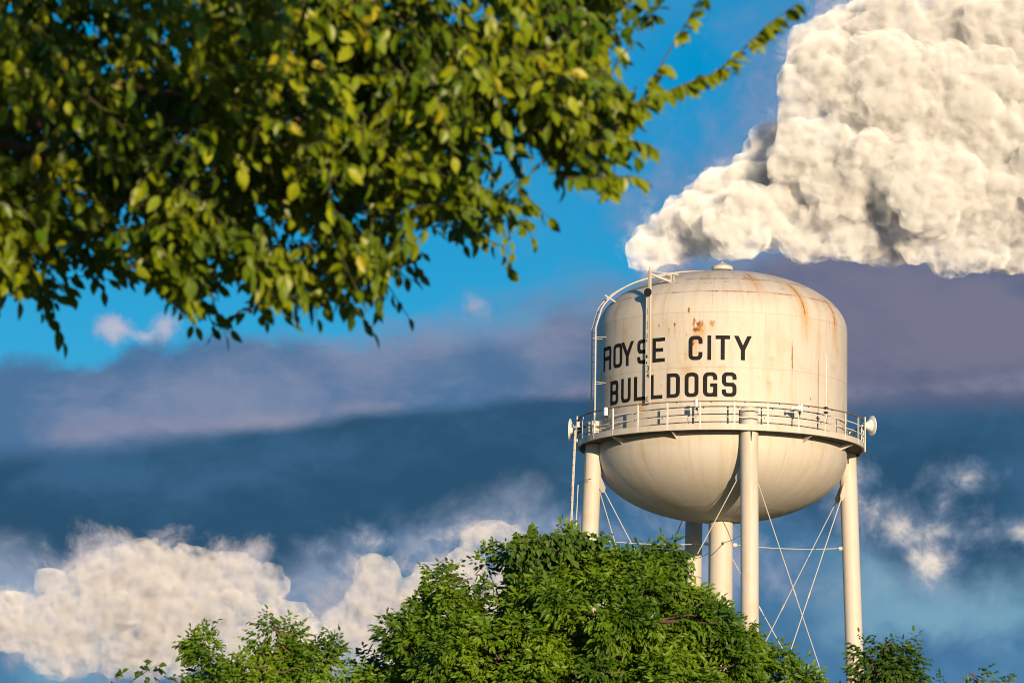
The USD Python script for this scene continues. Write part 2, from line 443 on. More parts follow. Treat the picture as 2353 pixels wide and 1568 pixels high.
def build_cumulus(label, matname, parents, DIST, seed, view_px, grow0, zpx, fade, bite, albedo, rmin=11, step=3.2, blend=2.5, rough=1.0, soften=1.6, tint=(0.93, 0.965, 1.0), swell=0.0):
    """parents: (where seen, radius in photo pixels, how much farther); each carries smaller puffs, which carry smaller ones; all are blended into one billowing skin."""
    from scipy.ndimage import gaussian_filter, map_coordinates
    rng = np.random.default_rng(seed)
    u = DIST / PXF
    o = at(view_px[0], view_px[1], DIST)
    f = o - EYE; f[2] = 0; f /= np.linalg.norm(f)
    B = np.array([[f[1], -f[0], 0], f, [0, 0, 1.0]])          # right, away, up
    puffs = []

    def grow(c, r, level):
        if r < rmin: return
        puffs.append((c, r))
        if level == 2: return
        for _ in range(grow0 if level == 0 else 9):
            n = rng.normal(size=3); n[1] = -abs(n[1]) * 0.8 if rng.random() < 0.8 else n[1]; n /= np.linalg.norm(n)
            if n[2] < -0.6: continue
            grow(c + n * r * rng.uniform(0.70, 0.95) * np.array([1, 1, 0.88]), r * rng.uniform(0.24, 0.52), level + 1)

    for px, py, r, back in parents:
        grow(B @ (at(px, py, DIST) - o) / u + np.array([0, back * 1.4 + rng.uniform(-40, 40) * min(r, 130) / 130, 0]), r * 0.82, 0)
    C, R = np.array([p[0] for p in puffs]), np.array([p[1] for p in puffs])
    lo, hi = (C - R[:, None]).min(0) - 30, (C + R[:, None]).max(0) + 30
    n = np.ceil((hi - lo) / step).astype(int)
    E = np.zeros(n, np.float32)
    ax = [lo[k] + np.arange(n[k]) * step for k in range(3)]
    for c, r in zip(C, R):
        s = [slice(max(0, int((c[k] - r - 3 * blend - lo[k]) / step)), min(n[k], int((c[k] + r + 3 * blend - lo[k]) / step) + 2)) for k in range(3)]
        d = np.sqrt((ax[0][s[0]] - c[0])[:, None, None] ** 2 + (ax[1][s[1]] - c[1])[None, :, None] ** 2 + ((ax[2][s[2]] - c[2]) / 0.9)[None, None, :] ** 2)
        E[tuple(s)] += np.exp(np.clip((r - d) / blend, -8, 6))
    F = (blend * np.log(np.maximum(E, 1e-6))).astype(np.float32)
    near = np.argwhere(np.abs(F) < 30)
    p = lo + near * step
    nb = np.zeros(len(p))
    turn = trimesh.transformations.euler_matrix(0.6, 0.8, 1.1)[:3, :3]
    for sc, am in ((1 / 44, 13.0), (1 / 21, 9.0), (1 / 10, 5.0)):
        p = p @ turn
        nb += am * rough * (1 - np.abs(meshkit.noise(p * sc + seed * 7.3) - 0.5) * 3.2)
    F[tuple(near.T)] += (nb - 7.0 * rough + swell).astype(np.float32)
    F = gaussian_filter(F, 0.7)
    v, faces = surface_nets(F, 1.0)
    G = gaussian_filter(np.clip(F, -30, 30), soften)
    nrm = -np.stack([map_coordinates(g, v.T, order=1) for g in np.gradient(G)], 1)
    nrm /= np.maximum(np.linalg.norm(nrm, axis=1, keepdims=True), 1e-6)
    V = o + ((lo + v * step) * u) @ B
    Nn = nrm @ B
    mat = cloud_material(matname, u, at(view_px[0], zpx[0], DIST)[2], at(view_px[0], zpx[1], DIST)[2], fade, bite, albedo, tint)
    c = obj('cumulus_cloud', (V, faces, Nn), mat)
    tag(c, label, 'cloud')
    print('cloud', len(puffs), n, len(faces))


build_cumulus('huge heaped white cumulus cloud towering behind the water tower roof', 'tall_cloud_vapour',
              [(1740, 410, 80, 60), (1785, 340, 78, 80), (1710, 450, 80, 40), (1830, 430, 100, 50), (2190, 330, 230, 0), (2040, 260, 170, -60), (1920, 200, 110, -30), (1885, 110, 80, 40), (1960, 70, 90, 60), (2060, 70, 100, 0), (2180, 60, 110, 40), (2330, 90, 150, 0),
               (2480, 200, 230, 60), (2600, 420, 260, 0), (2400, 430, 190, -70), (2280, 520, 110, -120), (2130, 480, 150, -110), (1990, 430, 140, -60), (1940, 500, 90, -90), (1860, 380, 85, -90),
               (1730, 520, 85, -60), (1660, 530, 80, -30), (1600, 545, 62, 0), (1530, 560, 52, 20), (1500, 545, 45, 40), (1790, 530, 75, -60), (1690, 430, 62, 80), (1640, 410, 44, 100), (1760, 400, 60, 90),
               (1840, 290, 60, -60), (2180, 610, 60, -120), (2110, 590, 55, -110), (2250, 605, 60, -120), (1560, 490, 42, 60), (1620, 460, 55, 40), (1590, 500, 62, 0), (1545, 520, 56, 0), (1660, 450, 66, 20), (1490, 575, 48, 0), (1840, 480, 80, -20), (2340, 570, 90, -60), (2480, 580, 120, 0),
               (2240, 130, 130, 60), (2100, 160, 120, 50), (2260, 20, 110, 80), (2000, 20, 70, 90), (1870, 200, 60, -40), (1810, 330, 50, 60), (1770, 470, 80, 30), (1690, 480, 70, 40), (2060, 400, 160, 40),
               (1900, 440, 110, 30), (2400, 20, 140, 90), (1700, 560, 70, -90), (1860, 560, 70, -60), (1960, 570, 60, -80), (2040, 560, 80, -60)],
              9000.0, 5, (2050, 350), 16, (670, 610), 0.036, 0.66, 0.14, step=3.8, rough=0.95, blend=3.0, swell=5.0)
build_cumulus('bank of white cumulus low in the lower left corner of the sky', 'low_cloud_vapour',
              [(220, 1340, 62, 0), (300, 1315, 72, 0), (390, 1305, 66, 10), (470, 1325, 64, 0), (555, 1335, 58, 20), (610, 1385, 46, 20), (150, 1385, 50, 10), (330, 1400, 100, -20), (460, 1410, 86, -10), (560, 1420, 56, 0),
               (230, 1425, 76, -20), (40, 1430, 74, 0), (-60, 1420, 90, 0), (100, 1460, 60, 0), (420, 1470, 90, -20), (-180, 1440, 110, 0), (620, 1335, 40, 20), (660, 1440, 60, 10), (560, 1490, 70, 0), (280, 1490, 70, 0), (520, 1300, 40, 20), (120, 1340, 34, 20), (350, 1480, 110, -10), (150, 1490, 80, 0), (700, 1460, 50, 10)],
              6400.0, 6, (330, 1400), 13, (1600, 1480), 0.024, 0.40, 0.04, rmin=11, rough=1.15, blend=3.5, swell=5.0, tint=(0.74, 0.755, 0.80))
build_cumulus('white cumulus behind the crown of the large tree and left of the tower legs', 'low_cloud_vapour_right',
              [(870, 1325, 50, 0), (850, 1390, 56, 0), (800, 1450, 66, 0), (930, 1390, 62, 10), (1000, 1345, 56, 10), (1070, 1300, 46, 20), (1130, 1228, 30, 20), (1180, 1240, 30, 20), (1000, 1430, 90, 0), (1150, 1400, 100, 0),
               (900, 1470, 80, 0), (740, 1480, 46, 0), (1300, 1430, 110, 0), (1440, 1440, 80, 0), (1090, 1240, 26, 20)],
              6700.0, 7, (1000, 1400), 13, (1600, 1460), 0.024, 0.40, 0.04, rmin=11, rough=1.15, blend=3.5, swell=5.0, tint=(0.74, 0.755, 0.80))
# ------------------------------------------------------------------ water tower
DT = 210.0
axis_pt = at(1656.5, 1033, DT)
HF = axis_pt[2]                                  # underside level of the balcony
TX, TY = axis_pt[0], axis_pt[1]
cdir = np.array([-TX, -TY, 0]) / math.hypot(TX, TY)          # from the tower towards the viewer
rdir = np.array([-cdir[1], cdir[0], 0])                      # to the right as seen
R_TANK, R_BALC, SHELL_H, DOME_H, SKIRT, BOWL_H = 5.50, 6.27, 5.20, 2.63, 0.35, 2.84


def pol(r, phi, z):
    """Point of the tower: radius, angle in degrees from the side facing the viewer (positive to the right), height over the balcony's underside."""
    a = np.radians(phi)
    r, a, z = np.broadcast_arrays(np.asarray(r, float), a, np.asarray(z, float))
    return np.array([TX, TY, HF]) + (r * np.cos(a))[..., None] * cdir + (r * np.sin(a))[..., None] * rdir + z[..., None] * np.array([0, 0, 1.0])


def radial(phi):
    return pol(1, phi, 0) - pol(0, phi, 0)


def tangent(phi):
    return radial(phi + 90)


def rust_material(name, base, full=True):
    """Weathered cream paint; the rust sits where the old welds and scars are."""
    N = Net()
    pos = N.add('geometry', 'position')
    loc = N.vmath('subtract', pos, (TX, TY, HF))
    a = N.add('vector_math', 'value', math_type='dot_product', vector1=loc, vector2=tuple(cdir))
    b = N.add('vector_math', 'value', math_type='dot_product', vector1=loc, vector2=tuple(rdir))
    phi = N.math('degrees', N.math('arctan2', b, a))
    _, _, z = loc.parts()
    s = phi * (math.pi / 180 * R_TANK)                     # metres round the shell
    uv = N.xyz(s, z, 0.0)
    streak = N.vmath('multiply', uv, (2.6, 0.22, 1.0))
    st = N.noise(streak, 1.0, 5, 0.6)
    st2 = N.noise(N.vmath('multiply', uv, (7.0, 0.5, 1.0)), 1.0, 4, 0.6)
    blot = N.noise(loc, 0.9, 5, 0.6)
    fine = N.noise(loc, 6.0, 5, 0.65)
    dirt = N.step(st, 0.44, 0.72) * 0.75 + N.step(blot, 0.48, 0.72) * 0.45
    c = N.mix(dirt, base, tuple(x * y for x, y in zip(base, (0.88, 0.80, 0.66))))
    c = N.mix(N.step(st2, 0.56, 0.78) * 0.35, c, tuple(x * y for x, y in zip(base, (0.86, 0.74, 0.55))))
    if full:
        ragged = (fine - 0.5) * 0.5
        stain, rust = 0.0, 0.0

        def patch(ph, zc, w, h, tail, power=1.0):
            """A scar of bare rust with a stain running down from it."""
            nonlocal stain, rust
            u = (s - math.radians(ph) * R_TANK) * (1 / w)
            v = (z - zc) * (1 / h)
            q = N.add('vector_math', 'value', math_type='length', vector1=N.xyz(u, v, 0.0))
            r = N.step(q + (fine - 0.5) * 2.2, 1.05, 0.35) * power
            if power >= 0.6:
                rust = r if isinstance(rust, float) else rust.max(r)
            else:
                stain = stain.max(r * 1.2)
            if tail:
                down = N.step(z, zc - tail, zc) * N.step(z, zc + h, zc - h * 0.2)
                side = N.step(N.math('absolute', u) + (st2 - 0.5) * 2.4, 1.1, 0.2)
                t = down * side * power
                stain = t if isinstance(stain, float) else stain.max(t)

        for args in [(-9.6, 4.62, 0.24, 0.24, 1.3, 1.0), (-11.6, 4.45, 0.16, 0.14, 1.8, 1.0), (-12.6, 4.75, 0.08, 0.30, 1.6, 0.9), (-12.9, 3.95, 0.09, 0.22, 0.6, 0.8), (-4.4, 4.72, 0.16, 0.14, 0.5, 0.8), (-21.6, 4.72, 0.06, 0.14, 0.9, 0.9),
                     (-24.4, 4.5, 0.05, 0.10, 0.5, 0.7), (-29.5, 4.72, 0.04, 0.08, 0.3, 0.6), (-16.0, 4.25, 0.04, 0.10, 0.3, 0.6), (-15.0, 5.35, 0.05, 0.15, 0.4, 0.9), (-16.2, 3.3, 0.09, 0.30, 0.6, 0.45),
                     (33.4, 3.4, 0.045, 0.75, 1.2, 0.75), (23.0, 3.25, 0.16, 0.20, 0.9, 0.40), (44.0, 1.7, 0.05, 0.06, 0.3, 0.7), (22.0, 2.2, 0.16, 0.12, 0.8, 0.35), (56.0, 1.8, 0.16, 0.5, 0.6, 0.30),
                     (-15.5, 2.7, 0.30, 0.30, 0.7, 0.40), (0.0, 2.8, 0.22, 0.16, 0.5, 0.40), (-39.0, 1.2, 0.22, 0.5, 0.5, 0.5), (-37.0, 1.9, 0.22, 0.7, 0.8, 0.35), (-62.0, 2.7, 0.20, 0.25, 1.0, 0.55), (-50, 4.6, 0.3, 0.3, 1.2, 0.35),
                     (-58, 5.6, 0.2, 0.5, 1.6, 0.4), (66.0, 4.1, 0.25, 0.25, 0.6, 0.35), (62, 3.3, 0.3, 0.2, 0.5, 0.3), (-28.0, 2.1, 0.06, 0.05, 0.3, 0.5), (-72, 3.0, 0.3, 0.3, 0.8, 0.4), (120, 4, 0.5, 0.5, 2, 0.6), (170, 4.8, 0.5, 0.3, 2, 0.7), (-140, 4.6, 0.4, 0.4, 2, 0.6)]:
            patch(*args)
        stain = stain.max(N.step(st2, 0.54, 0.76) * N.step(st, 0.42, 0.66) * N.step(z, 1.2, 4.8) * N.step(z, 6.3, 5.6) * 0.55)
        # rust along the roof's ring weld and along two of its meridian welds
        patchy = N.step(N.noise(loc, 1.1, 3, 0.5), 0.44, 0.60)
        speck = N.noise(loc, 11.0, 4, 0.7)
        ring = N.step(N.math('absolute', z - 6.165) + (speck - 0.5) * 0.22, 0.055, 0.01) * N.step(speck, 0.40, 0.50) * (patchy * 0.7 + 0.3)
        ring2 = N.step(N.math('absolute', z - 6.87) + (speck - 0.5) * 0.55, 0.10, 0.02) * N.step(speck, 0.42, 0.52) * N.step(N.noise(loc, 1.4, 3, 0.5), 0.42, 0.58)
        drip = N.step(z, 5.3, 6.17) * N.step(z, 6.25, 6.14) * N.step(st2, 0.52, 0.74) * patchy
        stain = stain.max(drip)
        high = N.step(z, 5.1, 5.5)
        for ph, z_a, z_b, w in ((40.5, 5.2, 7.0, 0.055), (63.0, 5.0, 6.6, 0.06), (18.0, 6.8, 7.4, 0.05)):
            rr = N.math('sqrt', a * a + b * b)
            off = N.math('absolute', phi - ph) * rr * (math.pi / 180)
            line = N.step(off + ragged * 0.10, w, 0.01) * N.step(z, z_a, z_a + 0.25) * N.step(z, z_b, z_b - 0.3) * N.step(fine, 0.30, 0.46)
            rust = rust.max(line)
            smear = N.step(off + (st2 - 0.5) * 0.35, 0.40, 0.03) * N.step(z, z_a - 1.6, z_a + 0.3) * N.step(z, z_b, z_b - 0.5)
            stain = stain.max(smear * 0.8)
        rust = rust.max(ring).max(ring2 * 0.85)
        roof_blot = N.step(z, 6.0, 6.5) * N.step(N.noise(N.vmath('multiply', loc, (1.0, 1.0, 2.5)), 1.7, 6, 0.7), 0.585, 0.68)
        rust = rust.max(roof_blot * 0.75)
        weld = N.step(N.math('absolute', z - 2.8), 0.022, 0.004).max(N.step(N.math('absolute', z - 5.2), 0.022, 0.004)).max(N.step(N.math('absolute', z - 6.17), 0.02, 0.004))
        c = N.mix(weld * (0.12 + speck * 0.35), c, tuple(x * 0.45 for x in base))
        tint = N.mix(N.step(fine, 0.35, 0.6), (0.44, 0.19, 0.035), (0.55, 0.32, 0.10))
        c = N.mix(stain * 0.8, c, tint)
        c = N.mix(rust * 0.95, c, N.mix(N.step(fine, 0.38, 0.58), (0.10, 0.038, 0.012), (0.36, 0.145, 0.035)))
    else:
        spots = N.step(N.noise(loc, 1.6, 6, 0.7), 0.70, 0.76) * 0.5
        c = N.mix(spots, c, (0.30, 0.17, 0.07))
    bump = N.add('bump', 'normal', height=N.noise(loc, 0.55, 4, 0.5), strength=0.5, distance=0.05)
    sh = N.add('principled_bsdf', 'BSDF', base_color=c, roughness=0.58, normal=bump, specular_ior_level=0.35)
    return usdkit.material(stage, '/World/Looks/' + name, N.nodes, N.links, surface=sh.ref)


SHELL_MAT = rust_material('weathered_cream_paint', (0.540, 0.505, 0.455))
BOWL_MAT = rust_material('cream_paint', (0.540, 0.505, 0.455), full=False)
BLACK_PAINT = simple('black_lettering_paint', (0.016, 0.016, 0.017), 0.75, specular_ior_level=0.12, bump=(3.0, 0.1))
DARK_STEEL = simple('dark_rail_steel', (0.045, 0.030, 0.022), 0.7, bump=(5.0, 0.2))
RAIL_TOP = simple('rusty_top_rail_paint', (0.15, 0.095, 0.06), 0.7, bump=(5.0, 0.2))
RAIL_PAINT = simple('pale_railing_paint', (0.66, 0.65, 0.62), 0.55)
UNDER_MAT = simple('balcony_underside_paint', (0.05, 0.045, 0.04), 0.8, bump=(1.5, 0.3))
ROD_MAT = simple('pale_rod_paint', (0.55, 0.53, 0.50), 0.5)
WHITE_PLASTIC = simple('white_radome_plastic', (0.72, 0.74, 0.76), 0.4)
BLACK_RUBBER = simple('black_fittings', (0.015, 0.015, 0.016), 0.6)

LEG_PHI = (12.1, 102.1, 192.1, 282.1)


def leg_r(z):
    return 5.68 - 0.037 * z


def patch_mesh(profile, p0, p1, step=1.5, gap=0.003, lip=0.02):
    """A plate of the tank between two angles: profile is a list of (r, z); its rim turns inwards, so that each joint is a groove."""
    prof = np.array(profile, float)
    seg = np.diff(prof, axis=0)
    nrm = np.stack([seg[:, 1], -seg[:, 0]], 1); nrm /= np.linalg.norm(nrm, axis=1, keepdims=True)
    pn = np.vstack([nrm[:1], (nrm[:-1] + nrm[1:]) / 2, nrm[-1:]]); pn /= np.linalg.norm(pn, axis=1, keepdims=True)
    lengthwise = prof.copy()
    rm = max(prof[:, 0].max(), 0.5)
    da = math.degrees(gap / rm)
    n = max(2, int(round((p1 - p0) / step)))
    ph = np.linspace(p0 + da, p1 - da, n + 1)
    rows = [(prof[0] - pn[0] * lip)] + list(lengthwise) + [(prof[-1] - pn[-1] * lip)]
    rows = np.array(rows)
    inner = rows - lip * np.vstack([pn[:1], pn, pn[-1:]])
    grid = pol(rows[:, None, 0], np.array([ph[0], *ph, ph[-1]])[None, :], rows[:, None, 1])
    grid[1:-1, 0] = pol(inner[1:-1, 0], ph[0], inner[1:-1, 1]); grid[1:-1, -1] = pol(inner[1:-1, 0], ph[-1], inner[1:-1, 1])
    h, w = grid.shape[:2]
    i, j = np.meshgrid(np.arange(h - 1), np.arange(w - 1), indexing='ij')
    q = np.stack([i * w + j, i * w + j + 1, (i + 1) * w + j + 1, (i + 1) * w + j], -1).reshape(-1, 4)
    return trimesh.Trimesh(grid.reshape(-1, 3), np.vstack([q[:, [0, 1, 2]], q[:, [0, 2, 3]]]), process=False)


def ring_mesh(section, p0=-180.0, p1=180.0, n=180):
    """Sweeps a closed (r, z) polygon round the tower."""
    sec = np.array(section, float)
    ph = np.linspace(p0, p1, n + 1)
    v = pol(sec[None, :, 0], ph[:, None], sec[None, :, 1]).reshape(-1, 3)
    k = len(sec)
    i, j = np.meshgrid(np.arange(n), np.arange(k), indexing='ij')
    q = np.stack([i * k + j, (i + 1) * k + j, (i + 1) * k + (j + 1) % k, i * k + (j + 1) % k], -1).reshape(-1, 4)
    m = trimesh.Trimesh(v, np.vstack([q[:, [0, 1, 2]], q[:, [0, 2, 3]]]), process=False)
    m.fix_normals()
    return m


def dome_r(h):
    return R_TANK * math.sqrt(max(0.0, 1 - (h / DOME_H) ** 2))


def bowl_r(d):
    return R_TANK * math.sqrt(max(0.0, 1 - (d / BOWL_H) ** 2))


# ---- block lettering
def letter_shape(ch, w, h, s):
    c = s * 0.95
    def rr(x0, y0, x1, y1, r):
        return sbox(x0 + r, y0 + r, x1 - r, y1 - r).buffer(r, quad_segs=3) if r > 0 else sbox(x0, y0, x1, y1)
    outer = rr(0, 0, w, h, c * 1.25)
    inner = rr(s, s * 0.92, w - s, h - s * 0.92, c * 0.45)
    O = outer.difference(inner)
    L = sbox(0, 0, s, h)
    top, bot = sbox(0, h - s * 0.92, w, h), sbox(0, 0, w, s * 0.92)
    mid = sbox(0, h / 2 - s * 0.46, w * 0.85, h / 2 + s * 0.46)
    if ch == 'O': return O
    if ch == 'I': return sbox(0, 0, w, h)
    if ch == 'T': return unary_union([top, sbox(w / 2 - s / 2, 0, w / 2 + s / 2, h)])
    if ch == 'L': return unary_union([L, bot])
    if ch == 'E': return unary_union([L, top, bot, sbox(0, h / 2 - s * 0.46, w * 0.86, h / 2 + s * 0.46)])
    if ch == 'U': return unary_union([O.intersection(sbox(0, 0, w, h * 0.6)), L.intersection(sbox(0, h * 0.5, w, h)), sbox(w - s, h * 0.5, w, h)])
    if ch == 'D': return unary_union([L, O.intersection(sbox(w * 0.45, 0, w, h)), sbox(0, 0, w * 0.55, s * 0.92), sbox(0, h - s * 0.92, w * 0.55, h)])
    if ch == 'C': return O.difference(sbox(w * 0.55, h * 0.335, w + 1, h * 0.665))
    if ch == 'G': return unary_union([O.difference(sbox(w * 0.55, h * 0.46, w + 1, h * 0.68)), sbox(w * 0.5, h * 0.40, w, h * 0.40 + s * 0.85), sbox(w - s * 0.9, 0, w, h * 0.45)])
    if ch == 'S':
        tophalf = rr(0, h / 2 - s * 0.46, w, h, c * 1.2).difference(rr(s, h / 2 + s * 0.46, w - s, h - s * 0.92, c * 0.4))
        bothalf = rr(0, 0, w, h / 2 + s * 0.46, c * 1.2).difference(rr(s, s * 0.92, w - s, h / 2 - s * 0.46, c * 0.4))
        tophalf = tophalf.difference(sbox(w * 0.5, h / 2 - 1, w + 1, h * 0.70).difference(sbox(0, 0, w - s * 0.6, h / 2 + s * 0.46)))
        bothalf = bothalf.difference(sbox(-1, h * 0.30, w * 0.5, h).difference(sbox(s * 0.6, h / 2 - s * 0.46, w, h)))
        return unary_union([tophalf, bothalf]).buffer(0)
    if ch in 'RB':
        up = rr(0, h / 2 - s * 0.46, w, h, c * 1.1).difference(rr(s, h / 2 + s * 0.46, w - s, h - s * 0.92, c * 0.4))
        up = unary_union([up, sbox(0, h / 2 - s * 0.46, s, h), sbox(0, h - s * 0.92, w * 0.5, h)])
        if ch == 'B':
            lo = rr(0, 0, w, h / 2 + s * 0.46, c * 1.1).difference(rr(s, s * 0.92, w - s, h / 2 - s * 0.46, c * 0.4))
            return unary_union([up, lo, L, sbox(0, 0, w * 0.5, s * 0.92)])
        return unary_union([up, L, sbox(w - s * 0.95 - 0.03, 0, w - 0.03, h / 2)])
    if ch == 'Y':
        arm = LineString([(s * 0.5, h + s), (w / 2, h * 0.42)]).buffer(s * 0.52, cap_style=2)
        arm = LineString([(s * 0.45, h), (w / 2, h * 0.42)])
        d = np.array([w / 2 - s * 0.45, -h * 0.58]); d /= np.linalg.norm(d)
        a = LineString([(s * 0.45 - d[0] * s, h - d[1] * s), (w / 2 + d[0] * s * 0.2, h * 0.42 + d[1] * s * 0.2)]).buffer(s * 0.5, cap_style=2)
        b = affinity.scale(a, -1, 1, origin=(w / 2, 0))
        return unary_union([a, b, sbox(w / 2 - s / 2, 0, w / 2 + s / 2, h * 0.46)]).intersection(sbox(-s, 0, w + s, h))
    if ch == '3':
        o = unary_union([letter_shape('B', w, h, s)])
        return o.difference(sbox(-1, s, s * 1.05, h - s))
    if ch == '4': return unary_union([sbox(w * 0.62, 0, w * 0.62 + s, h), sbox(0, h * 0.3, w, h * 0.3 + s), LineString([(s * 0.5, h * 0.38), (w * 0.62 + s * 0.5, h - s * 0.3)]).buffer(s * 0.5, cap_style=2)])
    return sbox(0, 0, w, h)


def flat_triangles(shape, strip):
    """Triangulates a shape in narrow upright strips, so that it can be bent round the shell."""
    x0, _, x1, _ = shape.bounds
    out = []
    for k in range(int(math.ceil((x1 - x0) / strip))):
        piece = shape.intersection(sbox(x0 + k * strip, -10, x0 + (k + 1) * strip, 10))
        for g in getattr(piece, 'geoms', [piece]):
            if g.geom_type == 'Polygon' and g.area > 1e-7:
                out.append(trimesh.creation.extrude_polygon(g, 0.004, engine='earcut'))
    return cat_mesh(out)


def wrapped(shape, phi0, z0, radius):
    m = flat_triangles(shape, 0.09)
    v = m.vertices
    m = trimesh.Trimesh(pol(radius + v[:, 2], phi0 + np.degrees(v[:, 0] / R_TANK), z0 + v[:, 1]), m.faces, process=False)
    return m


def build_tower():
    T = thing('water_tower', 'tall cream water tower lettered ROYSE CITY BULLDOGS, rust streaked, on tubular legs', 'water tower', loc=(TX, TY, 0))
    # shell: two courses of plates, roof petals, bowl petals
    for z0, z1, shift in ((-SKIRT, 2.80, 5.0), (2.80, SHELL_H, 20.0)):
        for k in range(12):
            p0 = shift + 30 * k
            obj('shell_plate', patch_mesh([(R_TANK, z) for z in np.linspace(z0 + 0.001, z1 - 0.001, 5)], p0, p0 + 30), SHELL_MAT, T, smooth=30)
    hs = [0.97, 1.66]
    for h0, h1, nn in ((0.0, hs[0], 7), (hs[0], hs[1], 5)):
        for k in range(16):
            p0 = 18 + 22.5 * k
            obj('roof_plate', patch_mesh([(dome_r(h), SHELL_H + h) for h in np.linspace(h0 + 0.001, h1 - 0.001, nn)], p0, p0 + 22.5), SHELL_MAT, T, smooth=30)
    hh = np.sin(np.linspace(math.asin(hs[1] / DOME_H), math.pi / 2, 12)) * DOME_H
    for k in range(8):
        p0 = 18 + 45 * k
        obj('roof_plate', patch_mesh([(max(dome_r(h), 0.08), SHELL_H + h) for h in hh], p0, p0 + 45, gap=0.0016), SHELL_MAT, T, smooth=30)
    dd = np.sin(np.linspace(0, math.asin(0.86), 14)) * BOWL_H
    for k in range(16):
        p0 = 8 + 22.5 * k
        obj('bowl_plate', patch_mesh([(bowl_r(d), -SKIRT - d) for d in dd[::-1]], p0, p0 + 22.5, step=1.9), BOWL_MAT, T, smooth=30)
    d2 = np.sin(np.linspace(math.asin(0.86), math.pi / 2, 8)) * BOWL_H
    for k in range(4):
        obj('bowl_plate', patch_mesh([(max(bowl_r(d), 0.3), -SKIRT - d) for d in d2[::-1]], 8 + 90 * k, 98 + 90 * k, step=3), BOWL_MAT, T, smooth=30)

    # vent on top
    za = SHELL_H + DOME_H + 0.05
    def revolve(prof, n=40):
        m = trimesh.creation.revolve(np.array(prof), sections=n)
        m.apply_translation((TX, TY, HF)); return m
    v = obj('roof_vent', revolve([(0, za - 0.25), (0.36, za - 0.25), (0.36, za + 0.16), (0, za + 0.16)]), BOWL_MAT, T)
    obj('vent_lid', revolve([(0, za + 0.14), (0.43, za + 0.14), (0.45, za + 0.10), (0.465, za + 0.10), (0.465, za + 0.255), (0.45, za + 0.27), (0.06, za + 0.455), (0.03, za + 0.50), (0, za + 0.53)]), BOWL_MAT, v, smooth=25)
    obj('vent_screen', revolve([(0, za - 0.02), (0.40, za - 0.02), (0.40, za + 0.135), (0, za + 0.135)]), BLACK_RUBBER, v)

    # lettering: letter, left and right angle
    H1, S = 1.06, 0.178
    lines = [(3.11, [('R', -69.1, -60.4), ('O', -58.4, -51.4), ('Y', -51.9, -43.6), ('S', -41.4, -34.6), ('E', -32.8, -26.3), ('C', -15.0, -8.6), ('I', -6.45, -4.75), ('T', -2.8, 3.65), ('Y', 5.6, 13.3)]),
             (1.52, [('B', -60.9, -54.2), ('U', -51.9, -45.3), ('L', -43.2, -36.6), ('L', -33.8, -27.4), ('D', -25.3, -18.9), ('O', -16.7, -10.3), ('G', -8.3, -1.9), ('S', 0.1, 6.7)])]
    for z0, row in lines:
        for ch, a, b in row:
            w = math.radians(b - a) * R_TANK
            obj('painted_letter', wrapped(letter_shape(ch, w, H1, S), a, z0, R_TANK + 0.003), BLACK_PAINT, T, smooth=False, label=f'black block letter {ch}')

    # water level gauge: board, painted figures, round target, arm
    gp, gr = -33.9, R_TANK + 0.17
    rad, tan = radial(gp), tangent(gp)
    z_lo, z_hi = 1.33, 6.05
    board = obj('gauge_board', bar(pol(gr, gp, z_lo), pol(gr, gp, z_hi), 0.20, 0.04, up=rad), BOWL_MAT, T, smooth=False, label='long white gauge board of the water level gauge')
    flange = cat_mesh([bar(pol(gr, gp, z_lo) + tan * sgn * 0.105 - rad * 0.01, pol(gr, gp, z_hi) + tan * sgn * 0.105 - rad * 0.01, 0.016, 0.09, up=rad) for sgn in (-1, 1)])
    obj('board_flange', flange, BOWL_MAT, board, smooth=False)
    for zz in (1.6, 2.8, 4.0, 5.2):
        obj('standoff', bar(pol(R_TANK - 0.02, gp, zz), pol(gr - 0.02, gp, zz), 0.05, 0.05), DARK_STEEL, board, smooth=False)
    def figure(ch, z0, w, h, s=0.035, dx=0.0):
        m = trimesh.creation.extrude_polygon(letter_shape(ch, w, h, s).buffer(0), 0.004, engine='earcut') if letter_shape(ch, w, h, s).geom_type == 'Polygon' else cat_mesh([trimesh.creation.extrude_polygon(g, 0.004, engine='earcut') for g in letter_shape(ch, w, h, s).geoms])
        M = np.eye(4); M[:3, 0], M[:3, 1], M[:3, 2] = tan, (0, 0, 1), rad
        M[:3, 3] = pol(gr + 0.023, gp, z0) + tan * (dx - w / 2)
        m.apply_transform(M)
        obj('gauge_figure', m, BLACK_PAINT, board, smooth=False)
    figure('3', 2.74, 0.12, 0.22); figure('I', 2.685, 0.13, 0.03); figure('4', 2.42, 0.14, 0.22); figure('E', 1.40, 0.12, 0.21, dx=-0.03); figure('I', 3.30, 0.08, 0.13, dx=-0.055); figure('I', 3.05, 0.05, 0.09, dx=-0.06); figure('I', 4.0, 0.05, 0.10, dx=-0.06)
    figure('I', 4.55, 0.02, 0.35, dx=-0.05); figure('I', 5.2, 0.015, 0.25, dx=-0.04); figure('I', 4.15, 0.035, 0.22, dx=-0.05)
    pst = obj('gauge_post', bar(pol(gr - 0.08, gp, z_hi - 0.1), pol(gr - 0.08, gp, 7.12), 0.11, 0.11, up=rad), BOWL_MAT, T, smooth=False)
    obj('pulley_cap', bar(pol(gr - 0.08, gp, 7.12), pol(gr - 0.08, gp, 7.30), 0.05, 0.05, up=rad), ROD_MAT, pst, smooth=False)
    ph2 = -30.5
    obj('pulley_arm', bar(pol(gr - 0.04, gp, 6.98), pol(dome_r(1.52) - 0.05, ph2, SHELL_H + 1.60), 0.09, 0.10), BOWL_MAT, pst, smooth=False)
